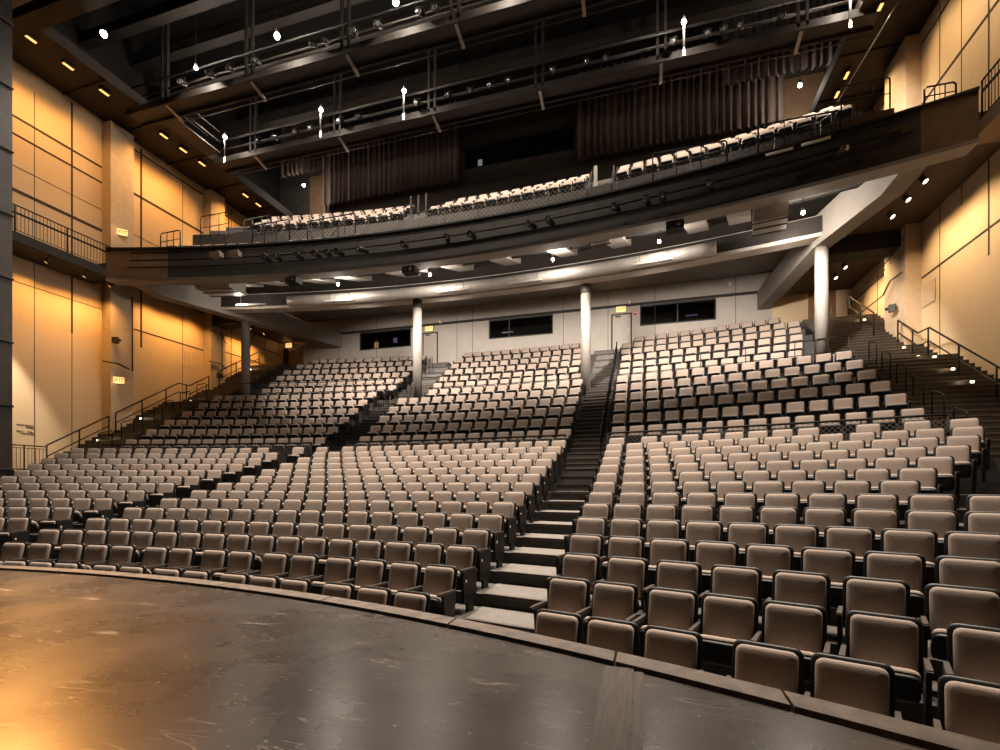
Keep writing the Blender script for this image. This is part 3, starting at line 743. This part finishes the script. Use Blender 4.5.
# structure below: ring beam, ribs, side beams, columns, soffit
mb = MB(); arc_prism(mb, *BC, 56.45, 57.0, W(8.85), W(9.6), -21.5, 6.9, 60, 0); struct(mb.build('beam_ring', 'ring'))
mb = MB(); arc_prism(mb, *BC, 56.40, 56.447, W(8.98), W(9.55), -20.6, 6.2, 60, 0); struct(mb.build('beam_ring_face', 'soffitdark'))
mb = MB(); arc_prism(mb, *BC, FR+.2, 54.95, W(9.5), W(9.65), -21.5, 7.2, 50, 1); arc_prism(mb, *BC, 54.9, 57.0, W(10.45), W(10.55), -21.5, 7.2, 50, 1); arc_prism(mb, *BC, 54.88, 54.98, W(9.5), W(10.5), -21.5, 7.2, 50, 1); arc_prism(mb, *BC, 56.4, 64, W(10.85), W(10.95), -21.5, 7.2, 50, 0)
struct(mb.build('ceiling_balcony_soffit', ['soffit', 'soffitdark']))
for i, x in enumerate([-18.6, -16.92, -14.87, -13.0, -10.53, -7.87, -5.63, -3.1, -.86, 2.07, 3.5]):
    t = asin((x-BC[0])/56.4); T = Matrix.Translation((BC[0], BC[1], 0)) @ Matrix.Rotation(-t, 4, 'Z')
    mb = MB(); w = .37
    pr = [(53.12, 9.5), (53.12, 8.96), (54.3, 9.22), (56.43, 9.93), (56.43, 10.45), (54.98, 10.45), (54.98, 9.5)]
    b0 = len(mb.v)
    for sx in (-w, w): mb.v += [tuple(T @ Vector((sx, r, W(z)))) for r, z in pr]
    n = len(pr)
    for o_, fl in ((0, 0), (n, 1)):
        for q in ((0,1,2,6), (2,3,5,6), (3,4,5)): mb.face([o_+i_ for i_ in (q[::-1] if fl else q)])
    for j in range(n): mb.face((j, n+j, n+(j+1)%n, (j+1)%n))
    struct(mb.build('beam_rib', 'rib'))
def side_beam(pts, w, nm):
    mb = MB(); n = len(pts)
    prof = [(0, 1.45), (.25, .95)]
    for i, (x, y, zb, zt) in enumerate(pts): mb.v += [(x-w/2, y, W(zb)), (x+w/2, y, W(zb)), (x+w/2, y, W(zt)), (x-w/2, y, W(zt))]
    for i in range(n-1):
        p, q = 4*i, 4*i+4
        for j in range(4): mb.face((p+j, p+(j+1)%4, q+(j+1)%4, q+j))
    mb.face((3,2,1,0)); e = 4*(n-1); mb.face((e, e+1, e+2, e+3))
    struct(mb.build(nm, 'soffit'))
side_beam([(7.35, 16.6, 8.98, 10.0), (7.15, 17.4, 8.72, 9.95), (6.2, 20.4, 8.62, 9.7), (5.9, 27.9, 9.0, 9.9)], .6, 'beam_side_right')
side_beam([(-21.75, 16.6, 8.98, 10.0), (-21.5, 17.4, 8.72, 9.95), (-20.3, 20.9, 8.66, 9.6), (-19.2, 27.9, 9.0, 9.9)], .6, 'beam_side_left')
for sgn, nm in ((1, 'left'), (-1, 'right')):
    x0, x1 = (XL, -21.0) if sgn > 0 else (6.6, XR)
    mb = MB(); mb.box(x0, x1, 16.0, YB, W(9.65), W(9.85)); struct(mb.build('ceiling_side_'+nm, 'sidesoffit'))
    mb = MB(); mb.box(x0, x1, 22.0, 22.9, W(9.0), W(9.65)); struct(mb.build('beam_cross_'+nm, 'ceil'))
    # side gallery along the wall
    g0, g1 = (XL, GL) if sgn > 0 else (GR, XR)
    mb = MB(); mb.box(g0, g1, 4 if sgn > 0 else 6, 16.1, W(9.05), W(9.4)); struct(mb.build('floor_gallery_'+nm, 'fasciaend' if sgn < 0 else 'soffitdark'))
    xg = g1-.05 if sgn > 0 else g0+.05
    y0, y1 = (9.0, 15.9) if sgn > 0 else (11.0, 15.6)
    o = thing('gallery_railing', 'black picket railing on the side gallery along the %s wall' % nm, 'railing', (xg, y0, W(9.4)))
    L = y1-y0
    MB().tube([(0,0,1.0),(0,L,1.0)], .025).build('top_rail', 'rail', o); MB().tube([(0,0,.08),(0,L,.08)], .015).build('lower_rail', 'rail', o)
    MB().box(-.015, .015, 0, L, .68, .75).build('lower_rail', 'rail', o)
    npk = int(L/.12)
    for i in range(npk+1): MB().tube([(0,L*i/npk,.08),(0,L*i/npk,1.0)], .009, 4).build('picket', 'rail', o)
    for i in range(5): MB().tube([(0,L*i/4,0),(0,L*i/4,1.0)], .026).build('post', 'rail', o)
for x, y, lab in ((-20.2, 21.2, 0), (-10.4, 21.5, 0), (-2.45, 21.95, 0), (6.2, 20.4, 0)):
    mb = MB(); mb.lathe([(.215, 4.5), (.215, W(8.90))], 28, 0, Matrix.Translation((x, y, 0)))
    if y > 21.3: mb.lathe([(.222, W(8.45)), (.222, W(8.86))], 28, 1, Matrix.Translation((x, y, 0)))
    struct(mb.build('column', ['concrete', 'fascia']))
# ducts and linear fittings under the balcony
o = tag(MB().tube([(x, arcY(*BC, 55.7, x), W(8.86)) for x in lin(-16.4, 2.6, 40)], .24, 12).build('ventilation_duct', 'duct'), 'long round grey ventilation duct curving under the balcony', 'duct')
def boxduct(lab, x, y, z, w, d, h, rz):
    o = thing('duct_outlet', lab, 'duct', (x, y, z), rz)
    mb = MB(); mb.hexa([(-w/2,0,-h),(w/2,0,-h),(w/2,d,-h*.9),(-w/2,d,-h*.9),(-w/2,-.25,0),(w/2,-.25,0),(w/2,d,0),(-w/2,d,0)]); mb.build('duct_body', 'duct', o)
    for k in range(3):
        MB().box(-w/2-.02, w/2+.02, d*(.1+.36*k), d*(.1+.36*k)+.05, -h-.012, -h+.02).build('duct_joint', 'iron', o)
boxduct('grey box duct outlet under the balcony, right of all ribs', 3.95, 17.75, W(9.49), 1.0, 1.2, .85, -.18)
boxduct('grey box duct outlet under the balcony, left of all ribs', -18.3, 17.3, W(9.49), 1.6, 1.2, .75, .2)
boxduct('small grey box duct between balcony ribs above the near aisle', -1.6, 18.1, W(9.49), .7, .7, .5, -.1)
boxduct('small grey box duct between balcony ribs above the middle block', -9.1, 18.4, W(9.49), .7, .7, .5, 0)
for i, x in enumerate([-18.0, -13.6, -8.1, -4.8, .35]):
    t = asin((x-BC[0])/55.3); o = thing('linear_lamp', 'white linear lamp under the balcony, %s from the left end' % ORD[i+1], 'lamp', (BC[0]+55.3*sin(t), BC[1]+55.3*cos(t), W(8.56)), -t, 'linear lamps under the balcony')
    MB().hexa([(-.72,-.08,0),(.72,-.08,0),(.72,.08,0),(-.72,.08,0),(-.72,-.05,.1),(.72,-.05,.1),(.72,.05,.1),(-.72,.05,.1)]).build('housing', 'duct', o)
    for sx in (-.5, .5): MB().tube([(sx,0,.1),(sx,0,.45)], .01, 4).build('hanger', 'iron', o)

# balcony guards, side boxes and hoops
mesh_guard('mesh_railing', 'curved diamond mesh guard on balcony, left of the aisle posts', *BC, FR+2.1, W(10.2), W(12.1), -18.9, -10.6, .2, None, 1.3)
mesh_guard('mesh_railing', 'curved diamond mesh guard on balcony between its two aisles', *BC, FR+2.1, W(10.2), W(12.1), -9.9, -2.2, .2, None, 1.3)
mesh_guard('mesh_railing', 'curved diamond mesh guard on balcony, right of white aisle post', *BC, FR+2.1, W(10.2), W(12.0), -1.0, 5.6, .2, None, 1.3)
MB().box(-20.6, -17.3, 18.75, 18.83, W(9.8), W(11.9)).build('wall_balcony_box_left', 'darkwall')['kind'] = 'structure'
MB().box(5.9, 7.4, 17.9, 17.98, W(9.8), W(11.6)).build('wall_balcony_box_right', 'darkwall')['kind'] = 'structure'
def front_hoop(lab, x0, x1, y, z, h):
    o = thing('balcony_rail', lab, 'railing', (x0, y, z), 0, None); L = x1-x0
    MB().tube([(0,0,0),(0,0,h-.06),(.06,0,h),(L-.06,0,h),(L,0,h-.06),(L,0,0)], .024).build('top_rail', 'rail', o)
    MB().tube([(0,0,h*.5),(L,0,h*.5)], .016).build('lower_rail', 'rail', o)
    for q in (.33, .66): MB().tube([(L*q,0,0),(L*q,0,h)], .016).build('post', 'rail', o)
front_hoop('black hooped rail on balcony above dark box by left wall', -20.6, -18.9, 18.8, W(11.9), 1.1)
front_hoop('black hooped rail on balcony, second from left wall', -18.6, -17.0, 19.4, W(11.9), .95)
front_hoop('low black rail on balcony front at left wall', -20.3, -19.2, arcY(*BC, FR+.15, -19.7), W(10.27), .75)
front_hoop('black hooped rail on balcony front left of its far aisle', -16.1, -14.2, arcY(*BC, FR+.0, -15.2), W(10.27), .85)
front_hoop('long black rail on balcony front before far aisle', -13.6, -11.3, arcY(*BC, FR+.0, -12.4), W(10.27), .85)
front_hoop('black hooped rail on balcony front right of white post', .3, 2.6, arcY(*BC, FR+.2, 1.5), W(10.27), .95)
front_hoop('black hooped rail on balcony above dark box by right wall', 6.0, 7.3, 17.94, W(11.6), 1.0)
front_hoop('low black rail on balcony front at right wall', 7.3, 8.0, arcY(*BC, FR+.15, 7.6), W(10.27), .5)
front_hoop('black hooped rail on balcony front near right end', 3.4, 5.6, arcY(*BC, FR+.2, 4.6), W(10.27), .85)
def slope_rail(lab, p0, p1, h=.95):
    o = thing('balcony_handrail', lab, 'handrail', p0); d = Vector(p1)-Vector(p0)
    MB().tube([(0,0,h), d+Vector((0,0,h))], .022).build('top_rail', 'rail', o)
    for q in (0, .5, 1): MB().tube([d*q, d*q+Vector((0,0,h))], .018).build('post', 'rail', o)
slope_rail('sloping black handrail by balcony far aisle steps', (-13.9, 19.25, W(9.9)), (-13.0, 19.4, W(11.2)))
slope_rail('sloping black handrail on balcony by left wall steps', (-20.9, 18.4, W(9.9)), (-20.8, 18.7, W(10.4)))
slope_rail('sloping black handrail on balcony by right box', (4.6, 17.2, W(9.9)), (5.8, 18.2, W(11.0)))
slope_rail('sloping black handrail beside balcony white post', (-2.05, 18.6, W(9.9)), (-2.05, 20.5, W(12.0)))
slope_rail('sloping black handrail right of balcony white post', (-1.15, 18.4, W(9.9)), (-1.15, 20.4, W(12.0)))
for i, x in enumerate((-10.75, -10.35, -9.95)):
    o = tag(MB().box(x-.05, x+.05, 21.5, 21.6, W(11.8), W(13.9)).build('balcony_post', 'rail'), 'grey upright post in balcony far aisle, %s from left' % ORD[i+1], 'post', 'grey posts on the balcony')
tag(MB().box(-1.98, -1.84, 20.6, 20.7, W(12.1), W(13.2)).build('balcony_post', 'backwall'), 'white upright post at the balcony near aisle', 'post')

# ------------------------------------------------------------------ curtains
def curtain(name, label, x0, x1, y, z0, z1, per, amp, cat='curtain', wob=.0):
    mb = MB(); n = int((x1-x0)/per*10); B = 0
    rows = 5
    for i in range(n+1):
        x = x0+(x1-x0)*i/n
        for j in range(rows):
            f = j/(rows-1); ph = 2*pi*(x-x0)/per
            d = amp*(1-.45*f)*(sin(ph+.7*sin(ph*.23+1.3))+.3*sin(2.3*ph+2*f))
            zz = z0+(z1-z0)*f + (wob*sin(ph*.5) if j == 0 else 0)
            mb.v.append((x, y+d, zz))
    for i in range(n):
        for j in range(rows-1): mb.face((i*rows+j, (i+1)*rows+j, (i+1)*rows+j+1, i*rows+j+1), 0, True)
    return tag(mb.build(name, 'curtain'), label, cat)
curtain('curtain', 'tall dark pleated curtain on the balcony rear wall, left of long window', -20.0, -10.5, 27.3, W(18.05), W(22.8), .36, .13)
curtain('curtain', 'tall dark pleated curtain on the balcony rear wall, right of long window', -3.56, 6.7, 27.3, W(18.0), W(22.8), .36, .13)
curtain('valance', 'short dark pleated valance above the far end of left curtain', -22.3, -18.6, 26.2, W(19.6), W(22.8), .34, .10, 'valance', .04)
curtain('valance', 'short dark pleated valance above the far end of right curtain', 3.7, 8.6, 26.2, W(19.55), W(22.8), .34, .10, 'valance', .04)
mb = MB(); mb.box(-21.3, -20.1, 27.85, 27.95, W(15), W(20.5)); mb.box(6.7, 8.6, 27.85, 27.95, W(15), W(20.5)); struct(mb.build('wall_rear_return', 'fasciaend'))

# ------------------------------------------------------------------ catwalks
def catwalk(label, y0, y1, z, x0, x1, hang):
    o = thing('catwalk', label, 'catwalk', (x0, y0, z)); L = x1-x0; d = y1-y0
    MB().box(0, L, 0, d-.15, 0, .06).build('deck', 'deck', o)
    MB().box(0, L, -.06, .02, -.12, .16).build('edge_beam', 'joist', o); MB().box(0, L, d-.2, d-.1, -.14, .2).build('edge_beam', 'joist', o)
    MB().tube([(0,d+.02,-.22),(L,d+.02,-.22)], .025).build('lower_pipe', 'deck', o)
    for yy in (-.02, d-.2):
        for zz in (.55, 1.05): MB().tube([(0,yy,zz),(L,yy,zz)], .035).build('rail', 'deck', o)
    MB().tube([(0,-.3,.75),(L,-.3,.75)], .03).build('lamp_pipe', 'iron', o)
    for i in range(hang):
        x = L*(i+.5)/hang
        for dx in (-.15, .15): MB().box(x+dx-.05, x+dx+.05, -.06, .06, 0, 5.0).build('hanger', 'joist', o)
        MB().hexa([(x-.06,-.02,-.05),(x+.06,-.02,-.05),(x+.06,d+.04,-.27),(x-.06,d+.04,-.27),(x-.06,-.02,.03),(x+.06,-.02,.03),(x+.06,d+.04,-.19),(x-.06,d+.04,-.19)]).build('bracket', 'duct', o)
    return o
catwalk('dark lighting catwalk across the ceiling, nearer to the stage', 16.5, 17.35, W(16.7), -22.3, 9.3, 7)
catwalk('dark lighting catwalk across the ceiling, nearer to the rear curtains', 20.3, 21.15, W(16.7), -21.3, 8.0, 6)
for x0, x1, nm in ((-21.3, -20.5, 'left'), (7.2, 8.0, 'right')):
    o = thing('catwalk', 'short dark link catwalk joining the two long ones at %s side' % nm, 'catwalk', (x0, 17.4, W(16.75)))
    MB().box(0, .8, .04, 2.45, 0, .06).build('deck', 'deck', o)
    for xx in (0, .8):
        for zz in (.55, 1.05): MB().tube([(xx,.04,zz),(xx,2.45,zz)], .035).build('rail', 'deck', o)

# ------------------------------------------------------------------ stage lanterns
def T_aim(d):
    d = Vector(d).normalized(); return d.to_track_quat('Z', 'Y').to_matrix().to_4x4()
LB = MB().lathe([(.05,-.30),(.085,-.26),(.10,-.05),(.085,0),(.115,.05),(.12,.24),(.105,.24),(.105,.2)], 12).mesh('lamp_body', 'iron')
LL_ = MB().lathe([(.104,.205),(.06,.225),(.01,.232)], 12).mesh('lens', 'lens')
LLW = MB().lathe([(.104,.205),(.06,.225),(.01,.232)], 12).mesh('lens', 'bulb')
LYK = MB().tube([(-.135,0,0),(-.135,0,-.0),(-.135,.2,0),(.135,.2,0),(.135,0,0)], .012, 4).mesh('yoke', 'iron')
def lantern(label, loc, aim, group, lit=False):
    o = thing('stage_spotlight', label, 'stage light', loc, 0, group)
    R = T_aim(aim)
    for nm, me in (('lamp_body', LB), ('lens', LLW if lit else LL_), ('yoke', LYK)):
        c = child(nm, me, o); c.matrix_basis = R if nm != 'yoke' else Matrix.Translation((0,0,0)) @ Matrix.Rotation(pi/2, 4, 'X') @ Matrix.Identity(4)
    return o
for i, x in enumerate([-18.3,-17.3,-16.1,-15.2,-13.6,-12.6,-9.7,-8.17,-7.18,-6.3,-5.5,-3.6,-2.16,-1.44,1.1,2.3,2.87,3.46,4.77]):
    lantern('black stage lantern on the rear catwalk, %s from the left' % ORD[i+1], (x, 20.0, W(17.02)), (random.uniform(-.25,.25)-x*.02, -1, -.45-.2*random.random()), 'stage lanterns on the rear catwalk')
for i, x in enumerate([-18.7,-17.2,-16.2,-14.9,-12.2,-11.7,-10.4,-9.4,-7.7,-7.1]):
    lantern('black stage lantern on the nearer catwalk, %s from the left' % ORD[i+1], (x, 16.2, W(17.02)), (random.uniform(-.25,.25)-x*.02, -1, -.45-.2*random.random()), 'stage lanterns on the nearer catwalk')
lantern('glaring white stage lantern high up beside the header by left wall', (-18.4, 12.8, W(16)), (.9, -.5, -.6), None, True)
for i, x in enumerate([-15.0,-14.5,-13.6,-12.8,-12.3,-11.8,-10.8,-9.0,-7.2,-6.2,-3.9,-3.2,-.9,.1,.6,2.0,5.4]):
    lantern('black stage lantern clamped on the balcony front, %s from the left' % ORD[i+1], (x, arcY(*BC, FR-.42, x), W(9.42)), (random.uniform(-.4,.4), -1, -.25*random.random()), 'stage lanterns on the balcony front')
for i, x in enumerate((-17.1, -16.3)):
    o = thing('flood_lamp', 'pale grey flood lamp on the balcony front, %s of a pair' % ('left' if i == 0 else 'right'), 'stage light', (x, arcY(*BC, FR-.52, x), W(9.6)))
    MB().hexa([(-.26,-.12,-.1),(.26,-.12,-.1),(.22,.12,-.08),(-.22,.12,-.08),(-.26,-.14,.12),(.26,-.14,.12),(.22,.12,.1),(-.22,.12,.1)]).build('housing', 'duct', o)
    MB().tube([(0,0,.1),(0,.15,.3)], .015, 4).build('clamp', 'iron', o)
for i, x in enumerate((3.55, 4.45)):
    tag(MB().tube([(x, arcY(*BC, FR-.3, x), W(9.98)), (x+.7, arcY(*BC, FR-.3, x+.7), W(9.98))], .045).build('tube_lamp', 'white'), 'white tube lamp on the right part of balcony front, %s one' % ('first', 'second')[i], 'lamp')
# boxes hanging under the balcony front
for x, lab in ((1.0, 'black projector box hanging under the balcony front near its right half'), (-9.0, 'small black box under the balcony front at its left half'), (-14.2, 'black box hanging under balcony front near left beam')):
    o = thing('projector', lab, 'projector', (x, arcY(*BC, FR+.1, x), W(8.5)))
    MB().box(-.28, .28, -.2, .2, 0, .25).build('housing', 'black', o); MB().tube([(0,0,.25),(0,0,.40)], .03).build('hanger', 'iron', o)
    MB().lathe([(.07, 0), (.06, .03)], 10, 0, Matrix.Translation((.1, -.2, .12)) @ Matrix.Rotation(pi/2, 4, 'X')).build('lens', 'lens', o)

# ------------------------------------------------------------------ lights
def lamp(kind, loc, energy, col, size=.1, aim=None, spot=None, blend=.5):
    l = bpy.data.lights.new('lamp', kind); l.energy = energy; l.color = col
    if kind in ('POINT', 'SPOT'): l.shadow_soft_size = size
    if kind == 'AREA': l.size = size
    if spot: l.spot_size = RAD(spot); l.spot_blend = blend
    o = bpy.data.objects.new('lamp', l); COL.objects.link(o); o.location = loc
    if aim is not None: o.rotation_euler = (Vector(aim)-Vector(loc)).to_track_quat('-Z', 'Y').to_euler()
    return o
WH = (1, .86, .72); WH2 = (1, .88, .76); AM = (1, .50, .13); AM2 = (1, .67, .34)
def work_lamp(label, loc, r, m, energy, group, col=WH, drop=.5, below=.12, aim=None):
    o = thing('work_lamp', label, 'work light', loc, 0, group)
    MB().lathe([(.01,-r),(r*.7,-r*.7),(r,0),(r*.7,r*.7),(.01,r)], 10).build('bulb', m, o)
    MB().lathe([(.05,r*.9),(.06,r+.12),(.02,r+.16)], 8).build('socket', 'iron', o)
    if aim and loc[2] > W(16): MB().box(-.035, .035, -.035, .035, -1.25, -r*.9).build('mounting_post', 'joist', o)
    elif drop: MB().tube([(0,0,r+.14),(0,0,r+drop)], .012, 4).build('cord', 'iron', o)
    if below < .2:
        lamp('POINT', (loc[0], loc[1]-r-.12, loc[2]-below), max(energy, 2200)*.06, col, .12)
        lamp('SPOT', (loc[0], loc[1]-r-.1, loc[2]-r-(1.0 if aim else .1)), energy, col, .15, aim or (loc[0]*.9-.5, loc[1]-3.2, 0), 128, .6)
    else:
        lamp('POINT', (loc[0], loc[1], loc[2]-(.2 if aim else below)), energy*(.085 if aim else .045), col, .1)
        if aim: lamp('SPOT', (loc[0], loc[1], loc[2]-below), energy, col, .12, aim, 122, .35)
BIG = 1300; MED = 1800
for i, (x, y) in enumerate([(-17.71, 15.94), (-13.47, 15.68), (-8.46, 15.76), (-4.6, 15.8)]):
    work_lamp('glaring white work lamp above the nearer catwalk, %s from the left' % ORD[i+1], (x, y, W(17.2)), .11 if i else .07, 'bulbbig', BIG if i else MED*.5, 'work lamps over the nearer catwalk', drop=2.6)
for i, (x, y) in enumerate([(-19.84, 19.5), (-14.19, 19.33), (-10.03, 19.42), (1.44, 19.44), (6.92, 19.9)]):
    work_lamp('white work lamp above the rear catwalk, %s from the left' % ORD[i+1], (x, y, W(17.2)), .09, 'bulb', MED, 'work lamps over the rear catwalk', drop=2.6, aim=(x*.95-.3, 22.6, W(12)))
for i, (x, y) in enumerate([(-13.11, 19.07), (-8.73, 19.27), (-3.46, 19.36), (.55, 19.03), (5.04, 18.34)]):
    work_lamp('white bulb glowing between ribs under the balcony, %s from the left' % ORD[i+1], (x, y, W(8.98)), .06, 'bulb', 2000, 'bulbs under the balcony', WH2, .45, .8, (x*1.02, y+4.6, W(4.0)))
for x in (-7.2, -4.6, -2.0):
    lamp('SPOT', (x, 20.1, W(16.2)), 900, WH, .2, (x, 22.6, W(12)), 120, .6)  # added spots without bulbs, brightening the middle balcony seats
for x, nm in ((-20.63, 'left'), (7.12, 'right')):
    work_lamp('white flood bulb on balcony rear wall beside %s curtain' % nm, (x*.98, 25.85, W(18.6)), .09, 'bulb', 2600, None, WH, 1.6, .25)
# upper wall washers
for side, X, xs_, ys, col, e in (('left', XL, -21.9, [12.67, 13.92, 15.28, 17.97, 19.0, 20.08, 22.97, 23.95], AM, 300), ('right', XR, 7.9, [12.5, 14, 15.6, 18.2, 20.14, 23.07, 24.09, 24.95], AM2, 300)):
    for i, y in enumerate(ys):
        o = thing('wall_washer', 'small amber wall washer under the upper %s soffit, %s from the stage' % (side, ORD[i+1]), 'lamp', (xs_, y, W(16.6)), 0, 'amber washers under the upper %s soffit' % side)
        MB().box(-.07, .07, -.2, .2, .02, .14).build('housing', 'iron', o); MB().box(-.05, .05, -.18, .18, 0, .019).build('lens', 'amber', o)
        lamp('SPOT', (xs_, y, W(16.5)), e*1.1, col, .08, (X, y, W(13.2)), 105, .9)
for side, X, xs_, ys, col, e in (('left', XL, -22.5, [13.6, 14.97, 16.0, 18.7, 19.92, 20.98, 24.06, 25.15], AM, 190), ('right', XR, 8.3, [14.2, 16.23, 18.26, 19.28, 20.34, 23.6, 24.5, 25.6], AM2, 190)):
    for i, y in enumerate(ys):
        zc = W(9.05) if y < 16.1 else W(9.65)
        o = thing('track_spotlight', 'small spotlight under the lower %s soffit, %s from the stage' % (side, ORD[i+1]), 'lamp', (xs_, y, zc), 0, 'spotlights under the lower %s soffit' % side)
        s = -1 if side == 'left' else 1
        R = T_aim((s*.45, -.55, -1))
        c = MB().lathe([(.05,-.12),(.085,-.1),(.095,.12),(.085,.12),(.085,.10)], 12).build('lamp_body', 'iron', o); c.matrix_basis = Matrix.Translation((0,0,-.2)) @ R
        c = MB().lathe([(.084,.10),(.05,.112),(.01,.115)], 12).build('lens', 'warm' if side == 'right' else 'amber', o); c.matrix_basis = Matrix.Translation((0,0,-.2)) @ R
        MB().tube([(0,0,-.15),(0,0,0)], .02, 5).build('stem', 'iron', o)
        lamp('SPOT', (xs_+s*.12, y, zc-.36), e*1.35, col, .06, (X, y, zc-3.0), 110, .9)
lamp('POINT', (-18.4, 18.9, W(8.75)), 60, WH, .15); lamp('POINT', (5.0, 19.6, W(8.75)), 60, WH, .15)  # added fill points without fittings, brightening the side beams and outer columns
# step lights along the wall stairs
for side, X, ys in (('left', LX+.05, [14.05, 15.85, 17.77, 20.46, 24.58]), ('right', RX-.05, [17.43, 18.35, 19.33, 20.32, 21.29, 24.6])):
    for i, y in enumerate(ys):
        o = thing('step_light', 'tiny glowing step light at %s stair rail foot, %s from the bottom' % (side, ORD[i+1]), 'lamp', (X, y, stair_z(y)+.1), 0, 'step lights on the %s stairs' % side)
        MB().lathe([(.05,0),(.055,.06),(.03,.1)], 8).build('housing', 'alu', o); MB().box(-.04, .04, -.075, -.056, .02, .08).build('lens', 'pin', o)
        lamp('POINT', (X-(.14 if side == 'right' else -.14), y-.15, stair_z(y)+.22), 1.6, (1,.75,.45), .03)
# round glow of a spot on lettered wall panel
lamp('SPOT', (-22.7, 11.5, W(8.0)), 4500, (1, .93, .80), .05, (XL, 13.55, W(2.75)), 24, .9)
# house lights above the front rows, hung from the header line
for x in (-16.2, -12, -8.5, -5, -1.5, 2, 5.2):
    lamp('SPOT', (x, 10.9, W(16.6)), 11000, WH, .25, (x-.2, 10.4, 0), 55, .55)
# added amber spot by the tower, unseen, for the gloss at stage left
lamp('SPOT', (-19.2, 10.2, 11.0), 7500, (1, .42, .10), .5, (-2.9, 1.2, 0), 28, 1.0)
w = bpy.data.worlds.new('house_air'); scene.world = w; w.use_nodes = True
w.node_tree.nodes['Background'].inputs['Color'].default_value = (1, .80, .62, 1); w.node_tree.nodes['Background'].inputs['Strength'].default_value = .012

# ------------------------------------------------------------------ signs and small fittings
def exit_sign(label, loc, rz):
    o = thing('exit_sign', label, 'sign', loc, rz)
    MB().box(-.27, .27, -.03, .05, -.16, .16).build('housing', 'alu', o)
    f = MB().box(-.25, .25, -.036, -.031, -.14, .14).build('sign_face', 'exit', o)
    cu = bpy.data.curves.new('letters', 'FONT'); cu.body = 'EXIT'; cu.size = .22; cu.align_x = 'CENTER'; cu.align_y = 'CENTER'; cu.extrude = .003
    tmp = bpy.data.objects.new('tmp', cu); cu.materials.append(M['exitred'])
    me = bpy.data.meshes.new_from_object(tmp); bpy.data.objects.remove(tmp); bpy.data.curves.remove(cu)
    if not me.materials: me.materials.append(M['exitred'])
    t = bpy.data.objects.new('letters', me); COL.objects.link(t)
    t.parent = f; t.location = (0, -.041, 0); t.rotation_euler = (pi/2, 0, 0)
    lamp('POINT', Vector(loc)+Matrix.Rotation(rz, 3, 'Z') @ Vector((0, -.25, -.1)), 2, (1, .6, .25), .1)
exit_sign('lit exit sign low on first left pilaster above stair rail', (XL+.62, 16.75, W(4.83)), .9)
exit_sign('lit exit sign on first left pilaster above the balcony', (XL+.62, 16.9, W(11.7)), .9)
exit_sign('lit exit sign over amber door at top of left stairs', (-23.0, 27.9, W(9.46)), 0)
exit_sign('lit exit sign over grey door behind second column', (-12.7, 27.9, W(9.66)), 0)
exit_sign('lit exit sign over grey door behind third column', (-1.2, 27.9, W(9.70)), 0)
o = thing('wall_mounted_fire_alarm', 'small red fire alarm beside grey door behind third column', 'alarm', (-.42, 27.93, W(9.45)))
MB().box(-.07, .07, -.05, .06, -.1, .1).build('housing', 'red', o); MB().box(-.04, .04, -.075, -.051, -.02, .05).build('strobe_lens', 'white', o)
for x, z, lab in ((-11.9, 9.95, 'small white camera on grey wall strip behind second column'), (-.75, 10.0, 'small white camera on grey wall strip behind third column'), (4.27, 10.4, 'small pale camera high on the grey rear wall right of windows')):
    o = thing('security_camera', lab, 'camera', (x, 27.75, W(z)))
    MB().lathe([(.06,-.1),(.07,0),(.06,.12)], 10, 0, Matrix.Rotation(pi/2, 4, 'X')).build('camera_body', 'white', o)
    MB().box(-.03, .03, .09, .24, -.03, .03).build('bracket', 'white', o)
# unreadable dedication on the left wall: four short lines of small dark lettering
o = thing('wall_lettering', 'small dark dedication lettering in a pool of light on left wall', 'lettering', (XL+.008, 13.3, W(2.0)))
for k, (z, a, b) in enumerate(((.40, 0, .55), (.32, .25, .58), (.14, 0, .58), (.06, .12, .58))):
    mb = MB(); y = a; random.seed(k+3)
    while y < b:
        wd = random.uniform(.015, .035)
        if random.random() > .18: mb.box(-.003, .003, y, min(y+wd, b), z, z+random.uniform(.028, .04))
        y += wd+.010
    mb.build('text_line', 'black', o)
# cable
tag(MB().tube([(8.29, 19.8, W(16.4)), (7.06, 18.75, W(14.2)), (5.83, 17.72, W(12.0))], .02, 5).build('steel_cable', 'alu'), 'long bright steel cable slanting down to the right end of balcony', 'cable')
# sill boxes on the cross aisle
for x, y, m, lab in ((6.9, 20.5, 'white', 'white box standing beside the foot of the right column'), (-20.85, 21.35, 'pilaster', 'tan box standing beside foot of the left column')):
    o = thing('storage_box', lab, 'box', (x, y, zu-.02)); MB().hexa([(-.2,-.15,0),(.2,-.15,0),(.22,.2,0),(-.22,.2,0),(-.24,-.22,.5),(.24,-.22,.5),(.24,.22,.5),(-.24,.22,.5)]).build('box_body', m, o); MB().box(-.26, .26, -.24, .24, .5, .54).build('lid', m, o)

# ------------------------------------------------------------------ view
scene.view_settings.view_transform = 'Standard'
try: scene.view_settings.look = 'None'
except Exception: pass
scene.view_settings.exposure = 0.2
scene.cycles.use_denoising = True
scene.cycles.max_bounces = 6; scene.cycles.diffuse_bounces = 3; scene.cycles.glossy_bounces = 3; scene.cycles.transmission_bounces = 4; scene.cycles.transparent_max_bounces = 6
scene.cycles.sample_clamp_indirect = 4.0; scene.cycles.caustics_reflective = False; scene.cycles.caustics_refractive = False
